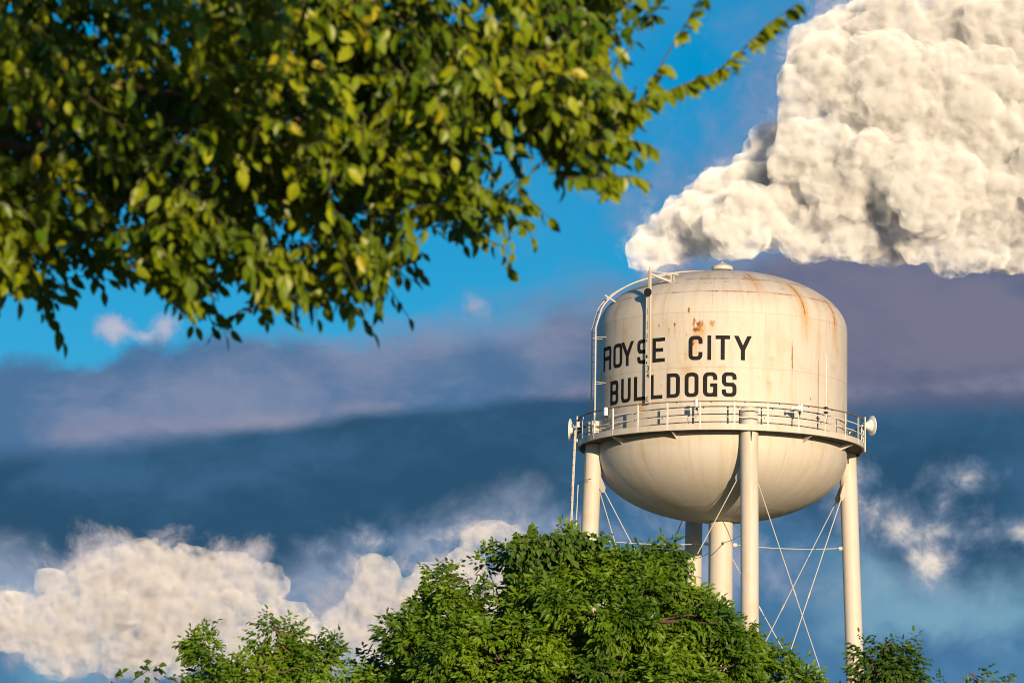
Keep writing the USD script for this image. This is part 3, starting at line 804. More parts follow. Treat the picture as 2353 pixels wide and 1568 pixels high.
    obj('pulley_arm', bar(pol(gr - 0.04, gp, 7.10), pol(dome_r(1.80) - 0.05, ph2 + 2, SHELL_H + 1.95), 0.03, 0.03), ROD_MAT, pst, smooth=False)
    obj('pulley_bracket', cat_mesh([bar(pol(dome_r(1.62), ph2, SHELL_H + 1.55), pol(dome_r(1.62) + 0.05, ph2, SHELL_H + 1.9), 0.08, 0.05), bar(pol(dome_r(1.62), ph2 + 2.0, SHELL_H + 1.55), pol(dome_r(1.62) + 0.05, ph2 + 2.0, SHELL_H + 1.84), 0.05, 0.05)]), BOWL_MAT, pst, smooth=False)
    tgt = trimesh.creation.cylinder(radius=0.185, height=0.05, sections=28)
    tgt.apply_transform(frame(pol(gr + 0.07, gp, 6.15), tan, rad))
    tg = obj('gauge_target', tgt, BLACK_RUBBER, T, label='round black target of the water level gauge')
    obj('target_cable', tube([pol(gr + 0.05, gp, 6.30), pol(gr + 0.03, gp, 7.1)], 0.008, 6), BLACK_RUBBER, tg)

    # balcony: floor, fascia, gussets, posts, rails
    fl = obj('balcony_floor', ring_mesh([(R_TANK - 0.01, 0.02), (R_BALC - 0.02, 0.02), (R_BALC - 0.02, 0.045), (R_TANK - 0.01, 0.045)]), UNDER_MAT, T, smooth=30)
    fc = obj('balcony_fascia', ring_mesh([(R_BALC - 0.09, 0.0), (R_BALC, 0.0), (R_BALC, 0.25), (R_BALC - 0.07, 0.25), (R_BALC - 0.07, 0.243), (R_BALC - 0.008, 0.243), (R_BALC - 0.008, 0.01), (R_BALC - 0.09, 0.01)]), BOWL_MAT, T, smooth=30)
    for k in range(12):
        ph = 9.6 + 30 * k
        if min(abs((ph - l + 180) % 360 - 180) for l in LEG_PHI) < 6: continue
        a, b, c2 = pol(R_TANK - 0.01, ph, 0.0), pol(R_BALC - 0.1, ph, 0.0), pol(R_TANK - 0.01, ph, -0.28)
        t2 = tangent(ph) * 0.012
        m = trimesh.convex.convex_hull(np.array([a + t2, b + t2, c2 + t2, a - t2, b - t2, c2 - t2]))
        obj('balcony_gusset', m, BOWL_MAT, fl, smooth=False)
    rr_ = R_BALC - 0.035
    posts = [5.1 + 360 / 27 * k for k in range(27)]
    for ph in posts:
        rad_, tan_ = radial(ph), tangent(ph)
        lo, hi = pol(R_BALC + 0.004, ph, 0.02), pol(R_BALC + 0.004, ph, 1.20)
        m = cat_mesh([bar(lo, hi, 0.06, 0.008, up=rad_), bar(lo - rad_ * 0.03 + tan_ * 0.026 + np.array([0, 0, 0.26]), hi - rad_ * 0.03 + tan_ * 0.026, 0.008, 0.05, up=rad_)])
        obj('rail_post', m, RAIL_PAINT, T, smooth=False)
    obj('top_rail', ring_mesh([(R_BALC - 0.055, 1.195), (R_BALC + 0.012, 1.195), (R_BALC + 0.012, 1.235), (R_BALC - 0.055, 1.235)]), RAIL_TOP, T, smooth=30)
    for zz in (0.88, 0.55):
        obj('middle_rail', ring_mesh([(rr_ - 0.022 + 0.024 * math.cos(t), zz + 0.024 * math.sin(t)) for t in np.linspace(0, 2 * math.pi, 6, endpoint=False)]), RAIL_PAINT, T, smooth=True)
    rng = np.random.default_rng(3)
    for k in range(54):                                  # small cable hooks under the rails
        ph = 3 + k * 6.667 + rng.uniform(-1, 1)
        if k % 2: m = bar(pol(R_BALC + 0.02, ph, 1.15), pol(R_BALC + 0.02, ph, 1.195), 0.05, 0.04, up=radial(ph))
        else: m = bar(pol(R_BALC - 0.01, ph, 0.49), pol(R_BALC - 0.01, ph, 0.585), 0.016, 0.02, up=radial(ph))
        obj('cable_hook', m, BLACK_RUBBER if k % 2 else DARK_STEEL, T, smooth=False)

    # legs with their bracing plates
    for ph in LEG_PHI:
        zs = np.array([1.02, 0.0, -3, -10, -20, -HF + 0.02])
        pts = pol(leg_r(zs), ph, zs)
        lg = obj('leg', tube(pts, 0.385, 40), BOWL_MAT, T, smooth=40)
        a, b, c2 = pol(6.05, ph, 0.0), pol(6.22, ph, 0.0), pol(6.08, ph, -0.45)
        t2 = tangent(ph) * 0.015
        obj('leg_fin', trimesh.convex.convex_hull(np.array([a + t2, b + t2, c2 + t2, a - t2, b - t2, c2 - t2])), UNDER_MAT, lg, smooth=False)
        for sgn in (-1, 1):
            ctr = pol(leg_r(-1.55), ph, -1.55)
            side = (pol(leg_r(-1.55), ph + sgn * 90, -1.55) - ctr); side /= np.linalg.norm(side)
            out = np.cross(side, (0, 0, 1.0))
            pl = np.array([(0.30, 0.0), (0.40, 0.0), (0.70, -0.60), (0.66, -0.80), (0.56, -0.82), (0.36, -0.55), (0.30, -0.5)])
            vv = np.array([ctr + side * x + np.array([0, 0, 1.0]) * (y + 0.25) + out * o for o in (-0.018, 0.018) for x, y in pl])
            obj('brace_plate', trimesh.convex.convex_hull(vv), BOWL_MAT, lg, smooth=False)
        foot = trimesh.creation.cylinder(radius=0.75, height=0.3, sections=32); foot.apply_translation(pol(leg_r(-HF), ph, -HF + 0.15))
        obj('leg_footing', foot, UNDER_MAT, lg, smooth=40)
    # diagonal rods
    for k in range(4):
        p0, p1 = LEG_PHI[k], LEG_PHI[(k + 1) % 4]
        for a, b in ((p0, p1), (p1, p0)):
            ca, cb = pol(leg_r(-1.55), a, -1.55), pol(leg_r(-1.55), b, -1.55)
            side = (cb - ca) / np.linalg.norm(cb - ca)
            s0 = ca + side * 0.63 + np.array([0, 0, -0.48])
            e0 = pol(leg_r(-14.0), b, -14.0); e0 = e0 - side * 0.3
            rd = obj('brace_rod', tube([s0, e0], 0.021, 8), ROD_MAT, T, smooth=40)
            dvec = (e0 - s0) / np.linalg.norm(e0 - s0)
            obj('turnbuckle', tube([s0 + dvec * 5.2, s0 + dvec * 5.5], 0.035, 8), ROD_MAT, rd)
            s1, e1 = pol(leg_r(-14.2), a, -14.2) + side * 0.3, pol(leg_r(-26.5), b, -26.5) - side * 0.3
            obj('brace_rod', tube([s1, e1], 0.021, 8), ROD_MAT, T, smooth=40)
        obj('strut', tube([pol(leg_r(-14.1), p0, -14.1), pol(leg_r(-14.1), p1, -14.1)], 0.12, 12), BOWL_MAT, T)
    # riser and its ties
    zs = np.array([-SKIRT - BOWL_H + 0.25, -8.0, -HF + 0.02])
    rs = obj('riser', tube(pol([0, 0, 0], [0, 0, 0], zs), 0.53, 48), BOWL_MAT, T, smooth=40)
    for ph in LEG_PHI:
        z = -4.16
        a, b = pol(0.53, ph, z), pol(leg_r(z) - 0.38, ph, z)
        d = (b - a) / np.linalg.norm(b - a)
        sag = [a + d * 0.15 + (b - a - 0.3 * d) * t - np.array([0, 0, 0.09 * 4 * t * (1 - t)]) for t in np.linspace(0, 1, 9)]
        tr = obj('tie_rod', tube(sag, 0.016, 8), ROD_MAT, T)
        for q in (a + d * 0.09, b - d * 0.09):
            obj('tie_lug', cat_mesh([bar(q - d * 0.12, q + d * 0.12, 0.12, 0.035), bar(q - d * 0.06, q + d * 0.1, 0.035, 0.14)]), BOWL_MAT, tr, smooth=False)

    # ladder up the shell and over the roof
    lp = -69.0
    tl = tangent(lp)
    path = [(5.97, z) for z in np.linspace(0.03, 5.0, 8)]
    for h in np.linspace(0.2, 0.985, 16):
        hh_ = h * DOME_H
        n = np.array([dome_r(hh_) / R_TANK ** 2, hh_ / DOME_H ** 2]); n /= np.linalg.norm(n)
        off = 0.42 - 0.36 * h
        path.append((dome_r(hh_) + n[0] * off, SHELL_H + hh_ + n[1] * off))
    path = np.array([q for q in path if q[0] > 0.9])
    line = pol(path[:, 0], lp, path[:, 1])
    for sgn in (-1, 1):
        obj('ladder_rail', tube(line + tl * sgn * 0.24, 0.034, 8, ref=tl), BOWL_MAT, T)
    L = np.concatenate([[0], np.cumsum(np.linalg.norm(np.diff(line, axis=0), axis=1))])
    for t in np.arange(0.3, L[-1], 0.32):
        q = np.array([np.interp(t, L, line[:, k]) for k in range(3)])
        obj('ladder_rung', tube([q - tl * 0.24, q + tl * 0.24], 0.012, 6), ROD_MAT, T)
    for zz in (0.6, 2.6, 4.6):
        for sgn in (-1, 1):
            obj('ladder_bracket', bar(pol(R_TANK - 0.05, lp, zz) + tl * sgn * 0.24, pol(5.97, lp, zz) + tl * sgn * 0.24, 0.05, 0.02), BOWL_MAT, T, smooth=False)
    n = np.array([dome_r(0.97) / R_TANK ** 2, 0.97 / DOME_H ** 2]); n /= np.linalg.norm(n)
    obj('ladder_bracket', bar(pol(dome_r(0.97), lp + 4, SHELL_H + 0.97), pol(dome_r(0.97) + n[0] * 0.5, lp + 1, SHELL_H + 0.97 + n[1] * 0.5), 0.09, 0.06), BOWL_MAT, T, smooth=False)

    # ladder and pipe beside the left leg
    lp2 = -81.0
    t2 = tangent(lp2)
    za_, zb_ = 0.7, -HF + 0.05
    def lane(z): return pol(6.47 - 0.036 * np.asarray(z, float), lp2, z)
    zz = np.linspace(za_, zb_, 6)
    for sgn in (-1, 1):
        obj('ladder_rail', tube(lane(zz) + t2 * sgn * 0.20, 0.030, 8), BOWL_MAT, T)
    for z in np.arange(za_ - 0.2, zb_, -0.33):
        obj('ladder_rung', tube([lane(z) - t2 * 0.20, lane(z) + t2 * 0.20], 0.011, 6), ROD_MAT, T)
    for z in (-4.2, -9.0, -14.0, -20.0):
        obj('ladder_bracket', bar(lane(z), pol(leg_r(z) + 0.36, lp2 + 2.5, z), 0.07, 0.12), BOWL_MAT, T, smooth=False)
    pz = np.array([-1.80, -8, -16, -27])
    pp = pol(6.36 - 0.036 * pz, -75.0, pz)
    cd = obj('conduit', tube(pp, 0.018, 8), ROD_MAT, T)
    obj('conduit_arm', tube([pol(6.43, -75.0, -1.78), pol(6.18, -72.0, -1.62), pol(5.95, -71.0, -1.58)], 0.016, 8), DARK_STEEL, cd)
    obj('leg_cable', tube([pol(6.10, -74.5, 0.0), pol(6.12, -74.0, -0.7), pol(6.16, -73.5, -1.6)], 0.012, 6), DARK_STEEL, T)


build_tower()


# ------------------------------------------------------------------ antennas clamped to the balcony rail
def dish(name, label, ctr, facing, radius, post_phi, group):
    t = thing(name, label, 'antenna', group, loc=ctr)
    f = np.asarray(facing, float); f /= np.linalg.norm(f)
    up = np.array([0, 0, 1.0])
    M = frame(ctr, np.cross(up, f), f)
    prof = [(r, 0.16 * (r / radius) ** 2 * radius * 1.4) for r in np.linspace(0, radius, 8)]
    prof += [(radius + 0.012, prof[-1][1] + 0.005), (radius + 0.012, prof[-1][1] - 0.02)] + [(r, 0.16 * (r / radius) ** 2 * radius * 1.4 - 0.02) for r in np.linspace(radius, 0, 8)]
    m = trimesh.creation.revolve(np.array(prof), sections=40); m.apply_transform(M)
    rf = obj('reflector', m, WHITE_PLASTIC, t, smooth=35)
    m = trimesh.creation.revolve(np.array([(0.0, -0.42), (0.05, -0.42), (0.075, -0.30), (0.16, -0.18), (0.27, -0.03), (0.27, 0.02), (0.0, 0.02)]), sections=24); m.apply_transform(M)
    bk = obj('back_shroud', m, WHITE_PLASTIC, t, smooth=35)
    for k in range(5):
        a = math.radians(k * 37 + 10)
        s = M[:3, 0] * math.cos(a) + M[:3, 1] * math.sin(a)
        obj('vent_slot', bar(ctr + s * 0.205 - f * 0.13 + f * 0.0, ctr + s * 0.225 - f * 0.10, 0.035, 0.012), BLACK_RUBBER, bk, smooth=False)
    rad_ = radial(post_phi)
    foot = pol(R_BALC + 0.05, post_phi, ctr[2] - HF - 0.20)
    head = ctr - f * 0.38
    obj('mount_arm', cat_mesh([bar(foot, head - up * 0.05, 0.07, 0.07), bar(foot + up * 0.25, head + up * 0.05, 0.05, 0.05)]), DARK_STEEL, t, smooth=False)
    obj('mount_pipe', tube([pol(R_BALC + 0.07, post_phi, -0.18), pol(R_BALC + 0.07, post_phi, 1.35)], 0.035, 10), ROD_MAT, t)
    return t


dish('dish_antenna', 'white round dish antenna facing left on the left end of the balcony rail', pol(6.52, -88.0, 0.80), -rdir * 1.0 - cdir * 0.12 + np.array([0, 0, 0.02]), 0.50, -84.0, None)
dish('dish_antenna', 'white round dish antenna seen from behind on the right end of the balcony rail', pol(6.53, 84.0, 1.02), rdir * 1.0 - cdir * 0.42 + np.array([0, 0, 0.05]), 0.43, 81.0, None)


def panel(name, label, phi, z, w, h, d, turn, cone=False, loops=True):
    ctr = pol(R_BALC + 0.16, phi, z)
    t = thing(name, label, 'antenna', loc=ctr)
    f = radial(phi + turn)
    side = np.cross([0, 0, 1.0], f)
    m = trimesh.creation.box((w, h, d))
    import manifold3d
    rr = min(d * 0.35, 0.03)
    hull = [trimesh.creation.icosphere(1, rr).apply_translation((sx * (w / 2 - rr), sy * (h / 2 - rr), sz * (d / 2 - rr))) for sx in (-1, 1) for sy in (-1, 1) for sz in (-1, 1)]
    m = trimesh.convex.convex_hull(np.vstack([x.vertices for x in hull]))
    M = np.eye(4); M[:3, 0], M[:3, 1], M[:3, 2], M[:3, 3] = side, (0, 0, 1), f, ctr
    m.apply_transform(M)
    obj('panel_body', m, WHITE_PLASTIC, t, smooth=35)
    back = ctr - f * d / 2
    post = pol(R_BALC + 0.03, phi, z)
    if cone:
        c = trimesh.creation.revolve(np.array([(0, -0.40), (0.10, -0.40), (0.11, -0.33), (0.05, -0.31), (0.05, -0.26), (0.16, -0.02), (0.16, 0.0), (0, 0.0)]), sections=24)
        M2 = M.copy(); M2[:3, 3] = back; c.apply_transform(M2)
        obj('feed_horn', c, WHITE_PLASTIC, t, smooth=35)
    arm = cat_mesh([bar(back - np.array([0, 0, 0.05]), post - np.array([0, 0, 0.1]), 0.05, 0.05), bar(back + np.array([0, 0, 0.05]), post - np.array([0, 0, 0.02]), 0.04, 0.04), bar(post - np.array([0, 0, 0.28]), post + np.array([0, 0, 0.05]), 0.06, 0.06, up=radial(phi))])
    obj('clamp_arm', arm, DARK_STEEL, t, smooth=False)
    if loops:
        b0 = back - np.array([0, 0, h * 0.3])
        pts = [b0 + np.array([0, 0, -0.30]) * s + side * 0.11 * math.sin(s * 3.1) + np.array([0, 0, -0.12]) * math.sin(s * 3.1) for s in np.linspace(0, 1, 10)]
        obj('cable_loop', tube(pts, 0.009, 6), BLACK_RUBBER, t)
    return t


panel('panel_antenna', 'white boxy panel antenna on the rail left of the gauge board', -51.0, 1.05, 0.30, 0.36, 0.16, -22, loops=True)
panel('panel_antenna', 'narrow white panel antenna on the rail under the word BULLDOGS', -9.6, 1.10, 0.34, 0.36, 0.12, -75)
panel('panel_antenna', 'white panel antenna with a horn behind it, right of the front leg', 32.0, 1.06, 0.34, 0.38, 0.09, 68, cone=True)


def whip():
    ph = posts_phi = 45.1
    t = thing('whip_antenna', 'thin white whip antenna held by black clamps on the right rail', 'antenna', loc=pol(R_BALC + 0.08, ph, 0.7))
    obj('mast', tube([pol(R_BALC + 0.08, ph, 0.75), pol(R_BALC + 0.08, ph, 3.55)], [0.016, 0.010], 8), WHITE_PLASTIC, t)
    for z in (1.02, 1.22):
        q = pol(R_BALC + 0.05, ph, z)
        obj('clamp', cat_mesh([bar(q - tangent(ph) * 0.11, q + tangent(ph) * 0.11, 0.07, 0.06), bar(q - tangent(ph) * 0.04, q + tangent(ph) * 0.04, 0.12, 0.10)]), BLACK_RUBBER, t, smooth=False)
    pts = [pol(R_BALC + 0.09, ph + 0.4 * math.sin(s * 4), 0.98 - 0.45 * s) for s in np.linspace(0, 1, 8)]
    obj('cable_loop', tube(pts, 0.01, 6), BLACK_RUBBER, t)


whip()
# ------------------------------------------------------------------ foliage
def leaf_material(name, stops, trans=0.12, rough=0.5, per='island', patch=1.2):
    N = Net()
    if per == 'island':
        rnd = N.add('geometry', 'random_per_island') * 0.5 + N.step(N.noise(N.add('geometry', 'position'), patch, 2, 0.5), 0.30, 0.70) * 0.5
        c = N.add('rgb_ramp', 'color', fac=rnd, ramp=stops)
    else:
        c = stops
    pos = N.add('geometry', 'position')
    v = N.noise(pos, 18.0, 3, 0.5)
    c = N.add('hsv', 'color', color=c, hue=0.5, saturation=1.0, value=0.85 + v * 0.5)
    p = N.add('principled_bsdf', 'BSDF', base_color=c, roughness=rough, specular_ior_level=0.35)
    t = N.add('translucent_bsdf', 'BSDF', color=N.add('hsv', 'color', color=c, hue=0.485, saturation=1.05, value=1.5))
    o = N.add('mix_closure', 'closure', fac=trans, closure1=p, closure2=t)
    return usdkit.material(stage, '/World/Looks/' + name, N.nodes, N.links, surface=o.ref)


BARK = simple('grey_brown_bark', (0.13, 0.085, 0.055), 0.85, bump=(9.0, 0.6))
BARK_WARM = simple('warm_twig_bark', (0.20, 0.10, 0.055), 0.8, bump=(20.0, 0.4))


TWIG = simple('green_brown_twigs', (0.055, 0.050, 0.020), 0.8)


def unit(v):
    return v / np.maximum(np.linalg.norm(v, axis=-1, keepdims=True), 1e-9)


def leaf_template(kind):
    """One leaf of unit length along +x, face up +z: folded along the midrib and curling at the tip."""
    if kind == 'lance':
        xs, ws = [0.0, 0.35, 0.7, 1.0], [0.0, 0.20, 0.16, 0.0]
    elif kind == 'broad':
        xs, ws = [0.0, 0.18, 0.5, 0.8, 1.0], [0.0, 0.30, 0.36, 0.18, 0.0]
    else:
        xs, ws = [0.0, 0.14, 0.38, 0.66, 0.88, 1.0], [0.0, 0.17, 0.275, 0.22, 0.09, 0.0]
    v, f = [], []
    for x, w in zip(xs, ws):
        z = -0.16 * x * x
        if w == 0: v.append((x, 0, z))
        else: v += [(x, w, z + 0.30 * w), (x, 0, z), (x, -w, z + 0.30 * w)]
    f += [(0, 2, 1), (0, 3, 2)]
    k = 1
    for _ in range(len(xs) - 3):
        f += [(k, k + 1, k + 4), (k, k + 4, k + 3), (k + 1, k + 2, k + 5), (k + 1, k + 5, k + 4)]
        k += 3
    f += [(k, k + 1, k + 3), (k + 1, k + 2, k + 3)]
    return np.array(v, float), np.array(f)


def place_leaves(tmpl, pos, x, z, size, width=None):
    """Copies of a leaf as one mesh: root positions, directions along the leaf, face normals, lengths."""
    v, f = tmpl
    x = unit(x); z = unit(z - x * (x * z).sum(-1, keepdims=True)); y = np.cross(z, x)
    size = np.broadcast_to(size, (len(pos),))
    wd = np.ones(len(pos)) if width is None else width
    V = pos[:, None] + size[:, None, None] * (v[None, :, 0:1] * x[:, None] + v[None, :, 1:2] * wd[:, None, None] * y[:, None] + v[None, :, 2:3] * z[:, None])
    F = (f[None] + (np.arange(len(pos)) * len(v))[:, None, None]).reshape(-1, 3)
    return V.reshape(-1, 3), F


def crown_tree(name, label, trunk, lobes, seed, mat, leaf='lance', clumps_per_m2=5.0, size=0.122, group=None, sprays=26, keep=None, cat='tree', droop=0.5, gap=0.48):
    """A tree whose crown is made of leafy boughs spread over rounded masses; every bough hangs on a branch of its own."""
    rng = np.random.default_rng(seed)
    base = np.array([trunk[0], trunk[1], 0.0])
    t = thing(name, label, cat, group, loc=base)
    lob = [(np.array(c, float), np.array(r, float)) for c, r in lobes]
    top = max(lob, key=lambda l: l[0][2])[0]
    fork = base + np.array([0.1, 0.05, top[2] * 0.38])
    H = top[2]
    tr0 = 0.022 * H + 0.03
    obj('trunk', tube([base - [0, 0, 0.1], base * 0.6 + fork * 0.4 + [0.06, 0, 0], fork], [tr0 * 1.35, tr0, tr0 * 0.8], 12), BARK, t, smooth=50)
    branches, twigs, P, X, Z, S = [], [], [], [], [], []
    for c, r in lob:
        mid = fork * 0.45 + c * 0.55 + rng.normal(size=3) * 0.2 + np.array([0, 0, -0.2])
        lim = [fork - [0, 0, 0.3], fork * 0.75 + mid * 0.25 + rng.normal(size=3) * 0.06, mid, c * 0.9 + mid * 0.1]
        branches.append(tube(lim, [tr0 * 0.55, tr0 * 0.4, tr0 * 0.28, 0.022], 8))
        area = 4 * math.pi * (((r[0] * r[1]) ** 1.6 + (r[0] * r[2]) ** 1.6 + (r[1] * r[2]) ** 1.6) / 3) ** (1 / 1.6)
        n = int(area * clumps_per_m2)
        d = unit(rng.normal(size=(n, 3)))
        depth = np.where(rng.random(n) < 0.78, rng.normal(0.96, 0.13, n), rng.uniform(0.35, 0.8, n))
        cc = c + d * r * depth[:, None]
        ok = meshkit.noise(cc * 1.9 + seed) * 0.65 + meshkit.noise(cc * 4.0 + seed) * 0.35 > gap
        for q, dd in zip(cc[ok], d[ok]):
            # skip boughs deep inside another mass
            if any((((q - c2) / r2) ** 2).sum() < 0.34 for c2, r2 in lob): continue
            if keep is not None and not keep(q): continue
            bl = rng.uniform(0.25, 0.62)
            ax = unit(dd * np.array([1, 1, 0.8]) + rng.normal(size=3) * 0.45 + np.array([0, 0, 0.15]))
            root = q - ax * bl * 0.55
            twigs.append(tube([c * 0.5 + root * 0.5 + rng.normal(size=3) * 0.05, root, root + ax * bl * 0.5, root + ax * bl], [0.016, 0.011, 0.006, 0.003], 4, caps=False))
            m = rng.integers(int(sprays * 0.7), int(sprays * 1.3))
            u = rng.uniform(0.0, 1.0, m) ** 0.8
            out = unit(np.cross(ax, rng.normal(size=(m, 3))))
            sp = root + ax * (u * bl)[:, None] + out * (rng.uniform(0.01, 0.17, m) * (1.2 - 0.75 * u))[:, None]
            sdir = unit(ax * 0.7 + out * 0.9 + np.array([0, 0, -droop * 0.35]) + rng.normal(size=(m, 3)) * 0.3)
            L = 5 if leaf == 'lance' else 2
            for k in range(L):
                s = 1 if k % 2 else -1
                lat = unit(np.cross(sdir, np.array([0, 0, 1.0])))
                xdir = unit(sdir * (0.75 if k < L - 1 else 1.3) + lat * s * (0.75 if k < L - 1 else 0.0) + np.array([0, 0, -droop]) * rng.uniform(0.4, 1.3, (m, 1)) + rng.normal(size=(m, 3)) * 0.18)
                P.append(sp + sdir * (0.05 + 0.035 * k)); X.append(xdir)
                Z.append(unit(np.array([0, 0, 0.55]) + SUN_DIR * 0.75 + rng.normal(size=(m, 3)) * 0.62)); S.append(size * rng.uniform(0.7, 1.2, m))
    for b in branches:
        obj('branch', b, BARK, t, smooth=50)
    obj('twigs', cat_mesh(twigs), BARK, t, smooth=False, kind='stuff')
    V, F = place_leaves(leaf_template(leaf), np.vstack(P), np.vstack(X), np.vstack(Z), np.concatenate(S))
    obj('crown', (V, F, None), mat, t, smooth=False, kind='stuff')
    print(name, len(F))
    return t


def lobes_px(items, dist):
    """Crown masses given by where they are seen and how large, at their own distances."""
    out = []
    for px, py, rx, ry, back in items:
        s = (dist + back) / PXF
        rx, ry = max(rx - 20, 14), max(ry - 20, 12)
        out.append((at(px, py, dist + back), (rx * s, max(rx, ry) * s * 0.85, ry * s)))
    return out


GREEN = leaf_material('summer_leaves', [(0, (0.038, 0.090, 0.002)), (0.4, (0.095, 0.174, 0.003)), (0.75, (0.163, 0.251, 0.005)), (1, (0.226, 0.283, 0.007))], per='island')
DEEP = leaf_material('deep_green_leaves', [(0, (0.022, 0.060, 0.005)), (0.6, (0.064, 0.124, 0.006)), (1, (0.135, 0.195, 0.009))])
VINE = leaf_material('vine_leaves', [(0, (0.030, 0.074, 0.006)), (0.6, (0.074, 0.136, 0.008)), (0.94, (0.150, 0.204, 0.015)), (0.95, (0.231, 0.170, 0.023)), (1, (0.272, 0.184, 0.039))])


def build_trees():
    D = 82.0
    big = lobes_px([(1310, 1350, 170, 120, 0), (1470, 1330, 100, 92, -0.6), (1015, 1405, 112, 92, -0.4), (955, 1385, 50, 42, 0.3), (1090, 1330, 90, 70, 0.4), (1230, 1300, 105, 85, 0.8), (1400, 1440, 260, 130, -1.2), (1590, 1420, 85, 92, 0.2), (1555, 1275, 42, 48, 0.4),
                    (960, 1500, 110, 95, -0.4), (1150, 1530, 190, 100, -1.6), (1640, 1500, 110, 90, -0.8), (1420, 1600, 330, 120, -1.0), (1000, 1640, 240, 110, 0.0), (1760, 1545, 85, 70, 0.2), (1670, 1490, 65, 62, -0.3), (1820, 1585, 60, 50, 0.1), (1200, 1800, 420, 160, 0.5), (1600, 1750, 240, 140, 0.6)], D)
    c = at(1330, 1568, D)
    crown_tree('leafy_tree', 'large bright green leafy tree in front of the water tower legs', (c[0], c[1] + 0.3), big, 11, GREEN, clumps_per_m2=13.0, sprays=30)
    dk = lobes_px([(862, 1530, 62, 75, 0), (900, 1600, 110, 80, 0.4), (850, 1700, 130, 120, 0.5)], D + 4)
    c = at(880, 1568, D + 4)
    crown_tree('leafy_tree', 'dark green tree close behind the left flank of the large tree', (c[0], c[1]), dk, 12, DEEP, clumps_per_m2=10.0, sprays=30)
    sm = lobes_px([(640, 1470, 72, 72, 0), (610, 1525, 105, 70, -0.4), (500, 1510, 82, 54, 0.0), (450, 1535, 55, 46, 0.2), (715, 1525, 72, 58, 0.2), (570, 1620, 180, 90, 0.0), (600, 1760, 200, 130, 0.3)], 76)
    c = at(600, 1568, 76)
    crown_tree('leafy_tree', 'small rounded green tree left of the large tree', (c[0], c[1]), sm, 13, GREEN, clumps_per_m2=13.0, sprays=30, size=0.10)
    fl = lobes_px([(332, 1556, 30, 20, 0), (280, 1566, 32, 16, 0), (400, 1572, 45, 18, 0.2), (330, 1640, 110, 60, 0.0), (330, 1760, 140, 110, 0.2)], 74)
    c = at(330, 1600, 74)
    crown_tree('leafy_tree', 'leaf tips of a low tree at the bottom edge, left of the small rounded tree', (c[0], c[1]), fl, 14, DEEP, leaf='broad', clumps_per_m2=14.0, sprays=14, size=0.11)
    rg = lobes_px([(2035, 1488, 36, 38, 0), (1990, 1525, 42, 42, -0.1), (2075, 1515, 42, 30, 0.1), (2025, 1550, 76, 44, 0.0), (2040, 1650, 110, 70, 0.2), (2040, 1780, 150, 110, 0.3)], 70)
    c = at(2040, 1600, 70)
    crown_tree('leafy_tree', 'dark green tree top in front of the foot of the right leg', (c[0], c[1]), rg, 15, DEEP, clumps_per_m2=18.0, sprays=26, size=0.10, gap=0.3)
    fr = lobes_px([(2268, 1552, 28, 22, 0), (2225, 1572, 38, 24, 0.0), (2160, 1580, 30, 14, 0.0), (2240, 1660, 110, 66, 0.1), (2240, 1780, 140, 110, 0.3)], 72)
    c = at(2240, 1600, 72)
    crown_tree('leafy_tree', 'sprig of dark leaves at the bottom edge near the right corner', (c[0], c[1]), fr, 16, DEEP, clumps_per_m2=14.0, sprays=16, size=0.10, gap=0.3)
    # vine over the top of the large tree
    vl = lobes_px([(1245, 1262, 85, 46, -0.7), (1200, 1320, 40, 55, -0.9), (1340, 1250, 60, 34, -0.6), (1420, 1270, 40, 26, -0.6)], D)
    c = at(1270, 1400, D)
    crown_tree('climbing_vine', 'broad leaved vine with a few yellow leaves draped over the large tree top', (c[0], c[1] - 0.5), vl, 17, VINE, leaf='broad', clumps_per_m2=14.0, sprays=16, size=0.13, cat='vine', droop=1.3, gap=0.2)


build_trees()


# ------------------------------------------------------------------ the near tree whose boughs hang into the picture at the top left
LEAF_STOPS = [(0, (0.046, 0.097, 0.003)), (0.25, (0.106, 0.158, 0.004)), (0.5, (0.186, 0.225, 0.004)), (0.72, (0.284, 0.283, 0.006)), (0.88, (0.346, 0.276, 0.009)), (1, (0.384, 0.231, 0.019))]
NEAR = leaf_material('near_leaves', LEAF_STOPS, trans=0.14, rough=0.42, patch=2.2)
NEAR_SINGLE = [leaf_material(f'near_leaf_tone_{n}', c, trans=0.14, rough=0.42, per='single')
               for n, c in (('deep', (0.072, 0.130, 0.004)), ('green', (0.144, 0.202, 0.004)), ('light', (0.227, 0.268, 0.005)), ('yellow', (0.312, 0.281, 0.009)))]


